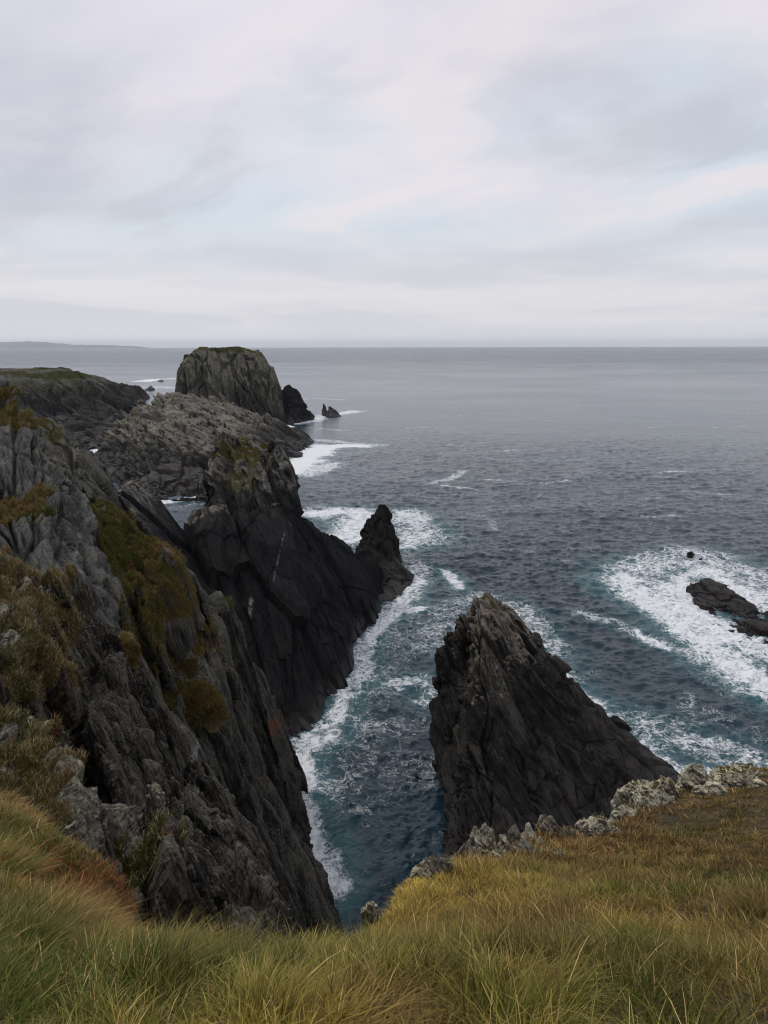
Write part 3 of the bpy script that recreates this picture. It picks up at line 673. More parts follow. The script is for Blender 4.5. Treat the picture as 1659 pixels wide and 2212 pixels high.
# foam, as strokes on the water: (points, width m, strength)
def W2(*uv): return [w(a, b_)[:2] for a, b_ in uv]
ST = [
 # along the left wall of the channel
 (W2((632, 1640), (650, 1700), (655, 1760), (672, 1820), (700, 1920)), 3.4, 1.0), (W2((650, 1620), (700, 1640), (720, 1700), (740, 1740)), 4.0, .48),
 (W2((655, 1612), (705, 1580), (735, 1510), (775, 1460), (785, 1390), (835, 1330), (880, 1290), (900, 1250)), 3.8, .92),
 (W2((740, 1560), (800, 1500), (840, 1440), (860, 1370), (900, 1330)), 7, .50),
 (W2((860, 1480), (900, 1470), (935, 1490), (930, 1510)), 4.0, .78), (W2((920, 1700), (935, 1640)), 2.5, .5), (W2((780, 1720), (840, 1700), (890, 1640)), 5, .44),
 (W2((700, 1720), (760, 1640), (820, 1560)), 6.5, .50), (W2((800, 1620), (850, 1580), (900, 1560)), 6, .46),
 # around the spike
 (W2((740, 1165), (765, 1150), (790, 1110), (720, 1105), (690, 1110)), 11, .95), (W2((870, 1110), (900, 1130), (905, 1160), (875, 1180)), 11, .85), (W2((690, 1095), (760, 1105), (860, 1105), (930, 1140)), 8, .6),
 (W2((870, 1200), (900, 1225), (905, 1250)), 5, .7), (W2((960, 1230), (985, 1255), (990, 1270)), 2.4, .95), (W2((880, 1320), (905, 1318)), 2.2, .95),
 # around the pyramid stack
 (W2((935, 1400), (960, 1350), (1000, 1310), (1040, 1290)), 6.5, .62), (W2((1100, 1310), (1150, 1350), (1190, 1410), (1220, 1470)), 5.5, .72), (W2((1230, 1490), (1290, 1560), (1330, 1620), (1380, 1660), (1450, 1690)), 4.2, .95),
 (W2((1340, 1560), (1400, 1590), (1470, 1600), (1540, 1620), (1600, 1640)), 7, .72), (W2((1350, 1600), (1400, 1650), (1470, 1680), (1560, 1680)), 4.5, .85), (W2((1500, 1530), (1560, 1560), (1620, 1600)), 5, .45),
 (W2((1480, 1500), (1495, 1560), (1440, 1560)), 3.2, .55),
 # round the skerry
 (W2((1340, 1250), (1390, 1290), (1450, 1330), (1530, 1390), (1600, 1440), (1700, 1490)), 8.5, 1.0), (W2((1400, 1230), (1480, 1215), (1560, 1235), (1640, 1270), (1720, 1310)), 11, .85), (W2((1380, 1210), (1470, 1190), (1560, 1200)), 7, .7),
 (W2((1440, 1270), (1500, 1320), (1560, 1370), (1660, 1410), (1800, 1470)), 7, 1.0), (W2((1600, 1290), (1700, 1330)), 10, .85),
 (W2((1260, 1330), (1330, 1350), (1380, 1370), (1430, 1390), (1500, 1420), (1580, 1470), (1659, 1500)), 3.6, .72), (W2((1370, 1360), (1395, 1385), (1440, 1400)), 2.0, .95), (W2((1470, 1430), (1560, 1490), (1659, 1530)), 4, .45),
 (W2((1290, 1240), (1330, 1280), (1400, 1330)), 4, .45), (W2((1240, 1480), (1280, 1450)), 3, .4), (W2((1440, 1480), (1520, 1520)), 4, .35),
 (W2((1470, 1250), (1480, 1290), (1520, 1345), (1570, 1385), (1659, 1425), (1760, 1480)), 5, 1.0), (W2((1470, 1245), (1530, 1235), (1600, 1275), (1659, 1310)), 6, .98), (W2((1350, 1235), (1420, 1262), (1470, 1290)), 8, .8),
 (W2((1330, 1260), (1420, 1330), (1520, 1400), (1620, 1470)), 4.5, .7), (W2((1560, 1440), (1659, 1500)), 6, .8), (W2((1420, 1210), (1500, 1200), (1600, 1230), (1700, 1270)), 9, .8),
 # off the islet and the tower
 (W2((612, 1020), (640, 1000), (660, 985), (700, 965), (760, 963)), 15, .95), (W2((615, 1030), (680, 1020), (720, 1000)), 10, .75), (W2((690, 950), (740, 955), (820, 962)), 8, .6),
 (W2((680, 905), (700, 898), (740, 892), (762, 888)), 14, .75), (W2((640, 915), (680, 908)), 12, .7), (W2((610, 915), (625, 922)), 5, .9), (W2((655, 862), (680, 860), (740, 864)), 12, .55), (W2((690, 925), (740, 930)), 8, .45),
 (W2((355, 1085), (400, 1078), (440, 1070)), 5, .85), (W2((360, 1100), (430, 1085)), 5, .5), (W2((198, 968), (212, 976)), 6, .9),
 (W2((310, 823), (340, 818), (385, 817)), 26, .85), (W2((325, 838), (340, 833), (380, 838)), 22, .6), (W2((310, 846), (335, 846)), 12, .6),
 # loose streaks on the open water
 (W2((930, 1045), (970, 1035), (1000, 1018)), 3.4, .7), (W2((960, 1048), (1000, 1055), (1025, 1056)), 3, .72), (W2((1040, 1035), (1090, 1038)), 3, .6), (W2((1160, 1072), (1200, 1075)), 3, .5), (W2((985, 1165), (1020, 1158)), 2.2, .6),
 (W2((860, 1030), (900, 1035)), 3, .45), (W2((1310, 1060), (1350, 1063)), 3, .4), (W2((1010, 1110), (1060, 1120), (1065, 1145)), 2.2, .55), (W2((880, 925), (920, 922)), 4, .5), (W2((950, 880), (1000, 882)), 5, .45),
 (W2((800, 800), (900, 803), (960, 806)), 10, .45), (W2((640, 800), (700, 806)), 14, .45), (W2((1200, 812), (1290, 815)), 12, .35), (W2((840, 862), (900, 866)), 6, .4), (W2((1240, 1120), (1290, 1128)), 2.2, .45),
 (W2((1030, 860), (1100, 862)), 6, .35), (W2((1400, 900), (1480, 905)), 6, .3), (W2((1340, 1135), (1440, 1140)), 3, .35), (W2((740, 1010), (800, 1012)), 4, .35), (W2((1000, 1250), (1060, 1270)), 4, .3),
]
gg = np.random.default_rng(77)
for _ in range(130):          # scattered whitecaps
    u_, v_ = gg.uniform(600, 1659), 775 + 560 * gg.uniform(0, 1) ** 1.3
    q_ = np.array(w(u_, v_)[:2]); l_ = gg.uniform(.8, 4) * (1 + np.hypot(*q_) / 300); a_ = gg.normal(0.05, .35)
    dv_ = np.array([math.cos(a_), math.sin(a_)]) * l_
    ST.append((np.array([q_ - dv_, q_ + dv_ * gg.uniform(.2, .6) + [0, l_ * .1], q_ + dv_]), gg.uniform(.5, 1.1) * (1 + np.hypot(*q_) / 260), gg.uniform(.3, .65)))
FM = np.zeros(len(SX), np.float32); AER = np.zeros(len(SX), np.float32)
P3 = np.stack([SX, SY, np.zeros_like(SX)], 1)
wn = fbm(P3 / 9, 4, 300); wn2 = fbm(P3 / 3.1 + 50, 3, 301)
for pts, wid, stg in ST:
    pts = np.array(pts)
    lo = pts.min(0) - wid * 4; hi = pts.max(0) + wid * 4
    id_ = np.nonzero((SX > lo[0]) & (SX < hi[0]) & (SY > lo[1]) & (SY < hi[1]))[0]
    if not len(id_): continue
    q = P3[id_, :2]; dm = np.full(len(id_), 1e9)
    for a, b_ in zip(pts[:-1], pts[1:]):
        ab = b_ - a; tt = np.clip(((q - a) @ ab) / (ab @ ab), 0, 1)
        dm = np.minimum(dm, np.linalg.norm(q - a - tt[:, None] * ab, axis=1))
    dn = dm / wid + .42 * wn[id_] + .2 * wn2[id_]
    FM[id_] = np.maximum(FM[id_], stg * (1 - sstep(.15, 1.25, dn)))
    AER[id_] = np.maximum(AER[id_], stg * (1 - sstep(.2, 2.6, dn)))
FM = np.maximum(FM * (.90 + .35 * sstep(150, 500, SR)), .16 * sstep(.1, .5, wn) * (1 - sstep(150, 420, SR)))
# breaking water is lumpy
SZ = SZ + FM * (.16 * fbm(P3 / 1.4, 3, 310) + .12 * fbm(P3 / .5, 2, 311)) * fadeB * 1.6
na, nr = len(ang), len(rad)
ii = (np.arange(nr - 1)[:, None] * na + np.arange(na - 1)[None]).ravel()
me = mesh_np('sea', np.stack([SX, SY, SZ], 1), np.stack([ii, ii + 1, ii + 1 + na, ii + na], 1), True)
dist = np.clip(SR / 3000., 0, 1)
set_col(me, 'foam', np.stack([FM, AER, dist, np.ones_like(FM)], 1))
m_s, t, b, _ = material('sea_water')
geo = t.a('ShaderNodeNewGeometry'); P = geo.outputs[0]
fc = t.a('ShaderNodeVertexColor', {'layer_name': 'foam'}); fs = t.a('ShaderNodeSeparateColor', Color=fc.outputs[0])
fm, ae = fs.outputs[0], fs.outputs[1]
wv = t.noise(P, .35, 4, .6); 
dv = t.a('ShaderNodeVectorMath', {'operation': 'SCALE'}); t.put(dv.inputs[0], t.a('ShaderNodeVectorMath', {'operation': 'SUBTRACT'}, i0=wv.outputs[1], i1=(.5, .5, .5)).outputs[0]); dv.inputs['Scale'].default_value = 3.4
PW = t.a('ShaderNodeVectorMath', {'operation': 'ADD'}, i0=P, i1=dv.outputs[0]).outputs[0]
def ridge(vec, sc_, det, k_):
    nn_ = t.noise(vec, sc_, det, .55, .6).outputs[0]
    return t.m('SUBTRACT', 1., t.m('MULTIPLY', t.m('ABSOLUTE', t.m('SUBTRACT', nn_, .5)), k_), None, True)
ra, rb, rc = ridge(PW, .42, 4, 8.), ridge(PW, 1.4, 3, 7.), ridge(P, 4.2, 3, 5.)
pn = t.noise(P, .16, 4, .6).outputs[0]
fn = t.noise(PW, 2.6, 6, .7).outputs[0]
pat = t.m('ADD', t.m('ADD', t.m('MULTIPLY', ra, .34), t.m('MULTIPLY', rb, .30)), t.m('ADD', t.m('MULTIPLY', rc, .12), t.m('MULTIPLY', fn, .45)))
lvl = t.m('ADD', t.m('ADD', t.m('MULTIPLY', fm, .80), t.m('MULTIPLY', t.m('POWER', fm, 4.), .22)), t.m('MULTIPLY', t.m('SUBTRACT', pn, .5), .55))
foam = t.m('MULTIPLY', t.ss(t.m('ADD', pat, lvl), 1.02, 1.52), .94)
hol = t.m('MULTIPLY', t.ss(t.noise(PW, .9, 4, .6, .8).outputs[0], .50, .63), t.ss(fm, 1.02, .70, 0., .8))
foam = t.m('MULTIPLY', t.m('MULTIPLY', foam, t.ss(fm, .02, .2)), t.m('SUBTRACT', 1., hol))
deep = t.mix(t.ss(t.noise(P, .012, 4).outputs[0], .35, .65), (.0045, .019, .030), (.009, .030, .046))
wc = t.mix(t.ss(ae, .35, 1.1, 0, .8), deep, (.035, .125, .14))
t.put(b.inputs['Base Color'], t.mix(foam, wc, (.80, .82, .83)))
gust = t.noise(t.a('ShaderNodeMapping', Vector=P, Rotation=(0, 0, .3), Scale=(.8, 1., 1.)).outputs[0], .005, 4, .6, .5).outputs[0]
t.put(b.inputs['Roughness'], t.m('ADD', t.m('ADD', t.ss(gust, .30, .70, .10, .15), t.m('MULTIPLY', fs.outputs[2], .16)), t.m('MULTIPLY', foam, .5)))
b.inputs['IOR'].default_value = 1.333
s1 = t.a('ShaderNodeMapping', Vector=P, Rotation=(0, 0, .35), Scale=(1., 1.9, 1.))
r1 = t.noise(s1.outputs[0], 1.6, 5, .6, .3).outputs[0]
r2 = t.noise(s1.outputs[0], .22, 5, .6, .2).outputs[0]
r3 = t.noise(s1.outputs[0], .03, 5, .6, .2).outputs[0]
hgt = t.m('ADD', t.m('ADD', t.m('MULTIPLY', r1, .10), t.m('MULTIPLY', r2, .45)), t.m('ADD', t.m('MULTIPLY', r3, .7), t.m('MULTIPLY', foam, .05)))
far = t.m('SUBTRACT', 1., t.m('MULTIPLY', t.m('POWER', fs.outputs[2], .5), .65))
hgt = t.m('MULTIPLY', hgt, far)
bp = t.a('ShaderNodeBump', Strength=1., Distance=1.0, Height=hgt); t.l.new(bp.outputs[0], b.inputs['Normal'])
link('sea', me, m_s, kind='structure', label='open grey-blue sea with white surf around the rocks')
print('sea', round(time.time() - T0, 1), len(SX))

# ------------------------------------------------------------------ foreground slope
EDGE = [(-700, 1560, 5.0), (-350, 1620, 5.0), (-120, 1665, 5.1), (0, 1693, 5.2), (45, 1708, 5.2), (65, 1750, 5.0), (150, 1795, 4.9), (195, 1860, 4.6), (250, 1935, 4.3), (274, 2010, 4.0), (290, 2050, 3.85), (330, 2066, 3.8), (454, 2078, 3.85), (544, 2072, 3.95), (662, 2066, 4.1),
        (752, 2032, 4.5), (807, 1978, 5.1), (862, 1935, 5.8), (905, 1893, 6.5), (1020, 1880, 7.5), (1080, 1830, 8.3), (1135, 1800, 8.9), (1244, 1800, 9.6), (1326, 1785, 10.1), (1380, 1745, 11.2), (1440, 1722, 11.9), (1500, 1690, 12.6), (1570, 1675, 13.2), (1659, 1668, 13.8),
        (1800, 1650, 14.6), (2100, 1620, 16), (2600, 1600, 17)]
E3 = np.array([p(*e) for e in EDGE])
CTRL = [p(*e) for e in EDGE[::2]] + [p(0, 2212, 1.80), p(400, 2212, 1.78), p(829, 2212, 1.78), p(1250, 2212, 1.80), p(1659, 2212, 1.85), p(829, 2100, 2.55), p(1250, 2000, 4.3), p(1500, 1900, 6.6), p(1659, 1850, 7.8), p(1100, 1950, 4.9), p(100, 1950, 3.2), p(0, 1850, 3.7),
        p(1659, 2050, 3.8), (-6, 0, H - .9), (0, 0, H - 1.65), (6, 0, H - 1.6), (0, -6, H - 1.2), (-8, -6, H - .4), (10, -6, H - 1.2), (14, 4, H - 2.8), (-9, 4, H - 1.6)]
CTRL = np.array(CTRL)
def tps_fit(C):
    n = len(C); X = C[:, :2]
    d = np.linalg.norm(X[:, None] - X[None], axis=2); K = d ** 2 * np.log(d + 1e-6)
    K += np.eye(n) * .12
    A = np.zeros((n + 3, n + 3)); A[:n, :n] = K; A[:n, n:] = np.c_[np.ones(n), X]; A[n:, :n] = A[:n, n:].T
    return X, np.linalg.solve(A, np.r_[C[:, 2], 0, 0, 0])
TX, TW = tps_fit(CTRL)
def ground_z(x, y):
    Q = np.stack([x, y], 1); o = np.zeros(len(Q))
    for c in range(0, len(Q), 100000):
        q = Q[c:c + 100000]; d = np.linalg.norm(q[:, None] - TX[None], axis=2)
        o[c:c + 100000] = (d ** 2 * np.log(d + 1e-6)) @ TW[:-3] + TW[-3] + q @ TW[-2:]
    return o
def lumps(x, y):
    P_ = np.stack([x, y, np.zeros_like(x)], 1)
    return .10 * fbm(P_ / .9, 3, 400) + .14 * fbm(P_ / 2.6 + 7, 2, 401)
ns, nt_ = 900, 420
es = np.linspace(0, len(EDGE) - 1, ns); k0 = np.clip(es.astype(int), 0, len(EDGE) - 2); fr = (es - k0)[:, None]
def cr(Pp, k0, fr):
    g = lambda i: Pp[np.clip(i, 0, len(Pp) - 1)]
    a, b_, c1, d1 = g(k0 - 1), g(k0), g(k0 + 1), g(k0 + 2)
    return .5 * ((2 * b_) + (-a + c1) * fr + (2 * a - 5 * b_ + 4 * c1 - d1) * fr ** 2 + (-a + 3 * b_ - 3 * c1 + d1) * fr ** 3)
EE = cr(E3, k0, fr)
EE[:, :2] += .10 * np.stack([fbm(EE * 1.5 + 5, 3, 410), fbm(EE * 1.5 + 25, 3, 411)], 1)
ctr = np.stack([np.interp(es / es[-1], [0, .5, 1], [-3, 0, 6]), np.full(ns, -4.)], 1)
tt = np.linspace(0, 1, nt_) ** .9
GX = ctr[:, None, 0] * (1 - tt)[None] + EE[:, None, 0] * tt[None]
GY = ctr[:, None, 1] * (1 - tt)[None] + EE[:, None, 1] * tt[None]
GZ = (ground_z(GX.ravel(), GY.ravel()) + lumps(GX.ravel(), GY.ravel())).reshape(GX.shape)
outd = EE[:, :2] - ctr; outd /= np.linalg.norm(outd, axis=1, keepdims=True)
xs, ys, zs = [GX], [GY], [GZ]
for k in range(1, 46):        # over the edge: a steep, ragged face
    hdist = .06 + .16 * k * .35; drop = .05 * k + .012 * k * k
    xx = EE[:, 0] + outd[:, 0] * hdist; yy = EE[:, 1] + outd[:, 1] * hdist; zz = GZ[:, -1] - drop
    q = np.stack([xx, yy, zz], 1); nn_ = fbm(q * 1.2, 3, 420) * .25 * min(1, k / 8)
    xs.append((xx + outd[:, 0] * nn_)[:, None]); ys.append((yy + outd[:, 1] * nn_)[:, None]); zs.append(zz[:, None])
GX, GY, GZ = (np.concatenate(a, 1) for a in (xs, ys, zs))
nc = GX.shape[1]
ii = (np.arange(ns - 1)[:, None] * nc + np.arange(nc - 1)[None]).ravel()
me = mesh_np('ground', np.stack([GX.ravel(), GY.ravel(), GZ.ravel()], 1), np.stack([ii, ii + nc, ii + nc + 1, ii + 1], 1), True)
m_g, t, b, _ = material('turf_soil')
P = t.a('ShaderNodeNewGeometry').outputs[0]
c = t.mix(t.ss(t.noise(P, 3., 6, .65).outputs[0], .35, .65), (.030, .026, .010), (.10, .068, .022))
t.put(b.inputs[0], c); b.inputs['Roughness'].default_value = 1
bp = t.a('ShaderNodeBump', Strength=1., Distance=.06, Height=t.noise(P, 18, 6, .7).outputs[0]); t.l.new(bp.outputs[0], b.inputs['Normal'])
link('ground', me, m_g, kind='structure', label='sloping cliff-top ground under the foreground grass')

# grass blades
m_gr, t, b, _ = material('grass_blades')
gc = t.a('ShaderNodeVertexColor', {'layer_name': 'tint'})
t.put(b.inputs['Base Color'], gc.outputs[0]); b.inputs['Roughness'].default_value = .62; b.inputs['Specular IOR Level'].default_value = .2
tr = t.a('ShaderNodeBsdfTranslucent', Color=gc.outputs[0]); mx = t.a('ShaderNodeMixShader', i0=.28, i1=b.outputs[0], i2=tr.outputs[0])
t.l.new(mx.outputs[0], _.inputs[0])
def blades(name, root, up, length, width, lean, tint, tipt, **kw):
    """one mesh of bent tapering blades; root (n,3), lean (n,3) horizontal push, tint/tipt (n,3)"""
    n = len(root)
    a = R.uniform(0, 2 * np.pi, n); side = np.stack([np.cos(a), np.sin(a) * .35, np.zeros(n)], 1) * width[:, None]
    lv = [0, .38, .72, 1.0]; V = []
    for k, s_ in enumerate(lv):
        c_ = root + up * (length * s_ * (1 - .22 * s_))[:, None] + lean * (length * s_ ** 1.7)[:, None]
        c_ = c_ - np.array([0, 0, 1.]) * (length * np.linalg.norm(lean, axis=1) * .38 * s_ ** 2.2)[:, None]
        wd_ = [1, .9, .6, .0][k]
        V += [c_ - side * wd_, c_ + side * wd_] if k < 3 else [c_]
    V = np.stack(V, 1).reshape(-1, 3)
    bse = np.arange(n)[:, None] * 7
    F = np.concatenate([bse + np.array([[0, 1, 3]]), bse + np.array([[0, 3, 2]]), bse + np.array([[2, 3, 5]]), bse + np.array([[2, 5, 4]]), bse + np.array([[4, 5, 6]])])
    me = mesh_np(name, V, F)
    f = np.array([.0, .0, .4, .4, .75, .75, 1.])[None, :, None]
    cc = tint[:, None] * (1 - f) + tipt[:, None] * f
    set_col(me, 'tint', cc.reshape(-1, 3))
    return link(name, me, m_gr, **kw)
NG = 560000
s_ = R.uniform(0, ns - 1.01, NG * 3); 
# spread by picture area: dense near the eye, thinner far off
k = s_.astype(int); f = s_ - k
ex = EE[k] * (1 - f[:, None]) + EE[k + 1] * f[:, None]; cx0 = ctr[k]
t_ = R.uniform(0, 1, len(k)) ** .8 * 1.012
x = cx0[:, 0] * (1 - t_) + ex[:, 0] * t_; y = cx0[:, 1] * (1 - t_) + ex[:, 1] * t_
keep = (y > .3) & (np.abs(x) < y * .75 + 3.0)
x, y, t_ = x[keep], y[keep], t_[keep]
dd_ = np.sqrt(x * x + y * y)
# area weight of the sampling is roughly t * width; thin by distance
wgt = (t_ * np.hypot(ex[keep, 0] - cx0[keep, 0], ex[keep, 1] - cx0[keep, 1])) * (2.6 / np.maximum(dd_, 2.2)) ** .95
wgt /= np.percentile(wgt, 97)
kk = R.uniform(0, 1, len(x)) < wgt
x, y, t_, dd_ = x[kk][:NG], y[kk][:NG], t_[kk][:NG], dd_[kk][:NG]
n = len(x); z = ground_z(x, y) + lumps(x, y)
PP = np.stack([x, y, np.zeros(n)], 1)
# colour fields: green hollows, ochre crowns, brown on the right
g1 = fbm(PP / 1.1, 4, 430); g2 = fbm(PP / .35, 3, 431); g3 = fbm(PP / 3.0, 2, 432)
right = sstep(.5, 5.5, x + .3 * y - 1)
green = np.clip(.26 + 1.5 * g1 + .5 * g2 - .15 * right + .35 * sstep(-.2, -2.0, x) * sstep(4.4, 2.6, y), 0, 1)
r = R.uniform(0, 1, n)
cg = np.array([.088, .122, .020]); cy = np.array([.37, .295, .066]); cb = np.array([.17, .120, .048]); cs_ = np.array([.52, .40, .18]); co_ = np.array([.23, .105, .032])
brown = np.clip(.35 + .5 * right + .8 * g3 - .3 * g2, 0, 1)
dry = cy[None] * (1 - brown[:, None]) + cb[None] * brown[:, None]
tint = cg[None] * green[:, None] + dry * (1 - green[:, None])
br2 = sstep(.05, .4, fbm(PP / .55 + 77, 3, 435) + .25 * right)[:, None] * .65; tint = tint * (1 - br2) + np.array([.175, .128, .046]) * br2
tint = np.where((r < .10)[:, None], cs_[None] * .85, tint); tint = np.where((r > .95)[:, None], cb[None] * .7, tint)
orr = np.exp(-(((x + 1.75) / .35) ** 2 + ((y - 4.3) / .8) ** 2)); tint = np.where((R.uniform(0, 1, n) < orr * .9)[:, None], co_[None], tint)
edge_ = sstep(.90, .97, t_) * sstep(.3, 1.5, x)
tint = np.where((R.uniform(0, 1, n) < edge_ * .28)[:, None], co_[None] * 1.1, tint); tint = np.where((R.uniform(0, 1, n) < edge_ * .18)[:, None], cs_[None], tint)
tint *= R.uniform(.45, 1.45, (n, 1)) * (1 - .28 * right[:, None])
tip = tint * np.array([1.25, 1.12, 1.0]) + np.array([.02, .012, .003])
la = fbm(PP / 1.6, 3, 440) * 3.6 + .4; lm = .14 + .30 * fbm(PP / .8, 3, 441)
PPw = PP + .12 * np.stack([fbm(PP * 3, 2, 450), fbm(PP * 3 + 9, 2, 451), np.zeros(n)], 1)
_, _, RA, OA = vor(PPw / np.array([.38, .38, 1.]) , 460)
_, _, RB, OB = vor(PPw / np.array([.13, .13, 1.]) , 461)
flop = (R.uniform(0, 1, n) ** 1.4 * 1.3)[:, None]; fa = R.uniform(0, 2 * np.pi, n)
lean = np.stack([np.cos(la), np.sin(la) * .8, np.zeros(n)], 1) * lm[:, None] - OA * np.array([.95, .95, 0]) - OB * np.array([.6, .6, 0]) + np.stack([np.cos(fa), np.sin(fa), np.zeros(n)], 1) * flop
ra_ = np.hypot(OA[:, 0], OA[:, 1])
clump = (.40 + .75 * RA[:, 0] + .55 * RB[:, 0]) * (1.12 - .35 * np.clip(ra_, 0, 1))
tint = tint * (.72 + .55 * RB[:, 1:2]) * (.80 + .4 * RA[:, 1:2]); tip = tip * (.72 + .55 * RB[:, 1:2]) * (.80 + .4 * RA[:, 1:2])
tint = tint * (1.1 - .3 * np.clip(ra_, 0, 1))[:, None] if False else tint
shorter = 1 - .55 * sstep(1.2, 6.0, x)
L_ = R.uniform(.06, .175, n) * clump * np.clip(shorter, .5, 1) * (1 - .5 * sstep(.93, 1.0, t_) * sstep(1.2, .2, x))
L_ = np.clip(L_, .03, .42)
wdt = R.uniform(.0011, .0025, n) * (1 + np.maximum(dd_ - 3.0, 0) * .33)
blades('grass', np.stack([x, y, z - .02], 1), np.tile([0, 0, 1.], (n, 1)), L_, wdt, lean, tint, tip, kind='stuff', label='long ochre and green grass covering the cliff top in the foreground')
print('grass', n, round(time.time() - T0, 1))

# turf and moss on the cliffs
for oname, cnt, ln, wd_, nm, lab in (('cliff.003' , 0, 0, 0, '', ''),): pass
def cliff_tufts(oname, cnt, ln, wdth, nm, lab):
    V, F, vg, hue, N2 = SURF[oname]
    wv_ = np.clip(vg - .35, 0, 1) * (N2[:, 2] > -.2)
    if wv_.sum() == 0: return
    id_ = R.choice(len(V), cnt, p=wv_ / wv_.sum())
    P_ = V[id_] + R.normal(0, ln * .15, (cnt, 3)); N_ = N2[id_]
    hu = np.clip(hue[id_] + R.normal(0, .22, cnt), 0, 1)[:, None]
    tn = np.array([.070, .078, .016]) * (1 - hu) + np.array([.150, .100, .036]) * hu
    tn = tn * R.uniform(.45, 1.6, (cnt, 1))
    if nm == 'heath': tn = np.where((R.uniform(0, 1, cnt) < .22)[:, None], np.array([.36, .33, .22]) * R.uniform(.6, 1.2, (cnt, 1)), tn)
    up = N_ * .5 + np.array([0, 0, .75]); lean = R.normal(0, .38, (cnt, 3)) * np.array([1, 1, .3])
    blades(nm, P_, up, R.uniform(.5, 1.2, cnt) * ln, R.uniform(.7, 1.3, cnt) * wdth, lean, tn, tn * 1.3, kind='stuff', label=lab)
names = [o.name for o in COL.objects if o.name.startswith('cliff')]
cliff_tufts('cliff.001', 90000, .32, .022, 'moss', 'green and rust-brown turf clinging to the mossy cliff above the channel')
cliff_tufts('cliff.002', 40000, .30, .022, 'turf', 'brown turf on the ledges of the grey slab cliff')
cliff_tufts('cliff.004', 90000, .13, .006, 'heath', 'brown heath and moss on the near lichened ribs')
print('tufts', round(time.time() - T0, 1), names)

# round tussocks that stand out on the mossy cliff
def tussock(u, v, Y, rx, rz, col, lab, seed, cat='grass tussock', grp=None):
    c = np.array(p(u, v, Y)); g = np.random.default_rng(seed)
    n = 16000; d = g.normal(size=(n, 3)); d /= np.linalg.norm(d, axis=1, keepdims=True); d = d[(d[:, 2] > -.5)]
    n = len(d); rr = 1 + .85 * fbm(d * 1.5 + seed, 4, seed)[:, None]
    P_ = c + d * np.array([rx, rx * .8, rz]) * rr * .88
    mx_ = sstep(-.25, .45, fbm(d * 2.2, 3, seed + 1))[:, None]; tn = (np.array(col) * (1 - mx_) + np.array([.075, .075, .018]) * mx_) * g.uniform(.5, 1.4, (n, 1))
    root = blades('grass_tussock', P_, d * .6 + np.array([0, 0, .35]), g.uniform(.08, .2, n) * rx, g.uniform(.012, .02, n) * rx, g.normal(0, .3, (n, 3)), tn, tn * 1.25, label=lab, category=cat)
    # the packed root mass inside
    bm = bmesh.new(); bmesh.ops.create_icosphere(bm, subdivisions=5, radius=1)
    for vv in bm.verts:
        q = np.array([vv.co[:]]); vv.co = Vector((c + q[0] * np.array([rx, rx * .8, rz]) * .86 * float(1 + .85 * fbm(q * 1.5 + seed, 4, seed)[0])).tolist())
    me = bpy.data.meshes.new('root_mass'); bm.to_mesh(me); bm.free(); me.materials.append(m_g)
    o = bpy.data.objects.new('root_mass', me); COL.objects.link(o); o.parent = root
    return root
tussock(418, 1532, 47.5, 2.2, 1.45, (.125, .078, .022), 'big round rust-brown grass tussock bulging from the dark cliff above the channel', 501)
tussock(252, 1412, 20.3, .55, .38, (.20, .105, .03), 'brown grass tussock capping the top of the near lichened rib', 502)

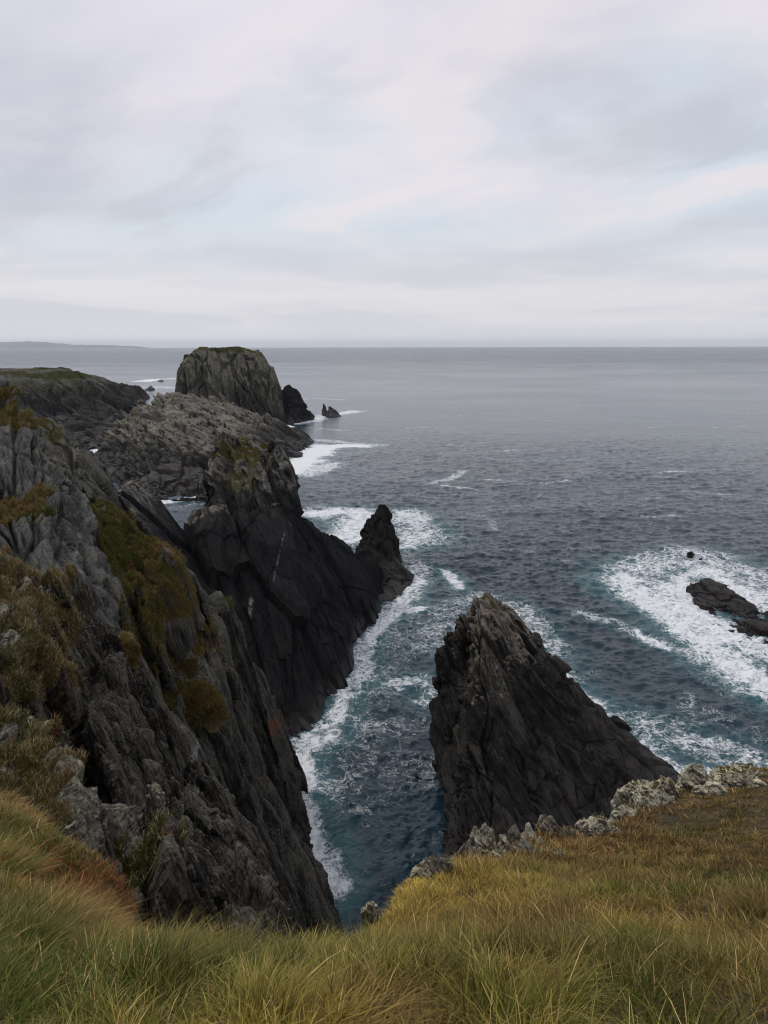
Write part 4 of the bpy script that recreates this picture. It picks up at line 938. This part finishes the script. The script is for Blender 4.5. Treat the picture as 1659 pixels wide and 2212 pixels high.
# ------------------------------------------------------------------ lichened rocks along the grassy edge
M_edge = rock_mat('lichen_boulder', axes(70, 30, 0), .10, pale=(.40, .385, .31), base=(.17, .16, .13), dark=(.09, .08, .065), lichen=(.74, .69, .47), warm=(.22, .15, .10), speck=1.)
ER = [  # u, v, Y, width m, height m, pointedness, what it looks like
 (808, 1930, 5.2, .20, .22, .5, 'small pale lichened rock poking from the grass at the head of the channel'),
 (905, 1890, 6.45, .24, .16, .3, 'low pale bristly rock left of the gap above the channel'),
 (938, 1880, 6.6, .34, .26, .3, 'rounded lichen-tufted rock beside the low bristly rock at the channel gap'),
 (988, 1868, 7.3, .16, .16, .3, 'little pale stone left of the tall blocky edge rocks'),
 (1012, 1858, 7.4, .26, .34, .5, 'dark-sided upright rock left of the tall pale block'),
 (1035, 1818, 7.9, .34, .62, .5, 'tall pale pointed block at the left end of the rocky edge'),
 (1062, 1850, 7.6, .22, .30, .6, 'purplish split rock at the foot of the tall pale block'),
 (1078, 1812, 8.2, .32, .34, .5, 'pale yellowish rock right of the tall pale block'),
 (1105, 1806, 8.5, .30, .42, .9, 'sharp pale fang of rock in the middle left of the edge'),
 (1122, 1835, 8.1, .44, .28, .3, 'broad pale block below the sharp fang of rock'),
 (1150, 1800, 8.9, .30, .36, .8, 'narrow pointed pale rock right of the sharp fang'),
 (1190, 1778, 9.4, .44, .42, .4, 'yellow-green lichened hump above the rusty turf'),
 (1212, 1790, 9.4, .34, .28, .4, 'low lichened rock right of the yellow-green hump'),
 (1172, 1850, 8.2, .34, .12, .2, 'flat grey flake lying in the grass behind the tussocks'),
 (1205, 1858, 8.1, .26, .10, .3, 'thin grey slab lying flat in the short grass'),
 (1268, 1782, 9.7, .42, .38, .5, 'whitish craggy rock in the middle of the edge'),
 (1298, 1800, 9.6, .48, .36, .4, 'broken grey rock with dark hollows right of the whitish crag'),
 (1290, 1770, 10.0, .30, .40, .8, 'small white peak above the broken grey rock'),
 (1330, 1795, 9.8, .36, .20, .3, 'low rounded yellowish rock near the broken grey rock'),
 (1345, 1760, 10.6, .40, .30, .3, 'rust-stained rounded rock behind the middle edge rocks'),
 (1400, 1738, 11.4, .95, .62, .3, 'large rough lichened boulder left of the tall edge cluster'),
 (1438, 1728, 11.7, .60, .62, .4, 'brownish boulder joined to the right of the large rough boulder'),
 (1487, 1712, 12.2, .72, .85, .5, 'tall grey boulder with an upright crest on the right edge'),
 (1520, 1735, 11.6, .50, .34, .4, 'small grey boulder in the grass below the tall crested boulder'),
 (1568, 1722, 12.0, 1.05, .6, .3, 'broad pale ribbed boulder right of the tall crested boulder'),
 (1610, 1742, 11.8, .55, .30, .3, 'low pale rock tapering into the grass right of the ribbed boulder'),
 (1510, 1672, 13.2, .62, .34, .3, 'flat lichened rock on the skyline of the edge'),
 (1560, 1672, 13.4, .70, .26, .3, 'rusty low rock on the skyline right of the flat lichened rock'),
 (1640, 1712, 13.0, .40, .22, .3, 'small pale stone near the right border of the view'),
 (1620, 1668, 13.8, .55, .22, .3, 'furthest low rock at the end of the grassy edge'),
]
def boulder(i, u, v, Y, wd_, ht, pt, lab):
    g = np.random.default_rng(900 + i); c = np.array(p(u, v, Y)); hl = []; ht *= .66; wd_ *= .9
    c[2] = ground_z(c[:1], c[1:2])[0] - .03
    for j in range(4 if ht > .25 else 2):
        o = np.array([g.uniform(-.32, .32) * wd_, g.uniform(-.25, .25) * wd_]); s = g.uniform(.45, .75) if j else .9
        h_ = ht * (1 if j == 0 else g.uniform(.55, .95)); pts = []
        lean_ = g.uniform(-.15, .15)
        for k in range(9):
            a = k * 2 * math.pi / 9 + g.uniform(-.3, .3); r0 = wd_ * .5 * s * g.uniform(.8, 1.15)
            pts.append((c[0] + o[0] + r0 * math.cos(a), c[1] + o[1] + r0 * .75 * math.sin(a), c[2] - .35))
            r1 = r0 * g.uniform(.7, 1.)
            pts.append((c[0] + o[0] + r1 * math.cos(a) + lean_ * ht * .5, c[1] + o[1] + r1 * .75 * math.sin(a), c[2] + h_ * g.uniform(.3, .6)))
            r2 = r0 * (1 - pt) * g.uniform(.4, .9)
            pts.append((c[0] + o[0] + r2 * math.cos(a) + lean_ * ht, c[1] + o[1] + r2 * .75 * math.sin(a), c[2] + h_ * g.uniform(.8, 1.05)))
        hl.append(pts)
    vx = max(.008, min(.014, wd_ * .03))
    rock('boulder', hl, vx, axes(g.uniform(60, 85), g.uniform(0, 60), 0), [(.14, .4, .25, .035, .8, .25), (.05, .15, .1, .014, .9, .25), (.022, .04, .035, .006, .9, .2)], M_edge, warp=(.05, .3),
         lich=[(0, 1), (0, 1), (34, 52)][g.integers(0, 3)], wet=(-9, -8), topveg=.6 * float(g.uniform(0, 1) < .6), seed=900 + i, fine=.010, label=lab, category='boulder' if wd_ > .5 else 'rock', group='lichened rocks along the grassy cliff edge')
for i, e in enumerate(ER): boulder(i, *e)
print('boulders', round(time.time() - T0, 1))

# ------------------------------------------------------------------ haze
HAZE = True
if HAZE:
    bm = bmesh.new(); bmesh.ops.create_cube(bm, size=1)
    for v in bm.verts: v.co = Vector((v.co.x * 84000, v.co.y * 84000, -7 if v.co.z < 0 else 260))
    me = bpy.data.meshes.new('haze'); bm.to_mesh(me); bm.free()
    m, t, b, out = material('haze_air'); t.n.remove(b)
    vol = t.a('ShaderNodeVolumePrincipled', Color=(.87, .93, 1.), Density=.00003, Anisotropy=.0)
    t.l.new(vol.outputs[0], out.inputs['Volume'])
    m.cycles.homogeneous_volume = True
    link('haze', me, m, kind='stuff', label='thin sea haze paling the distance')
sc.cycles.volume_bounces = 2; sc.cycles.filter_width = 1.1
sc.cycles.max_bounces = 6; sc.cycles.diffuse_bounces = 3; sc.cycles.glossy_bounces = 2; sc.cycles.transmission_bounces = 2
print('done', round(time.time() - T0, 1))
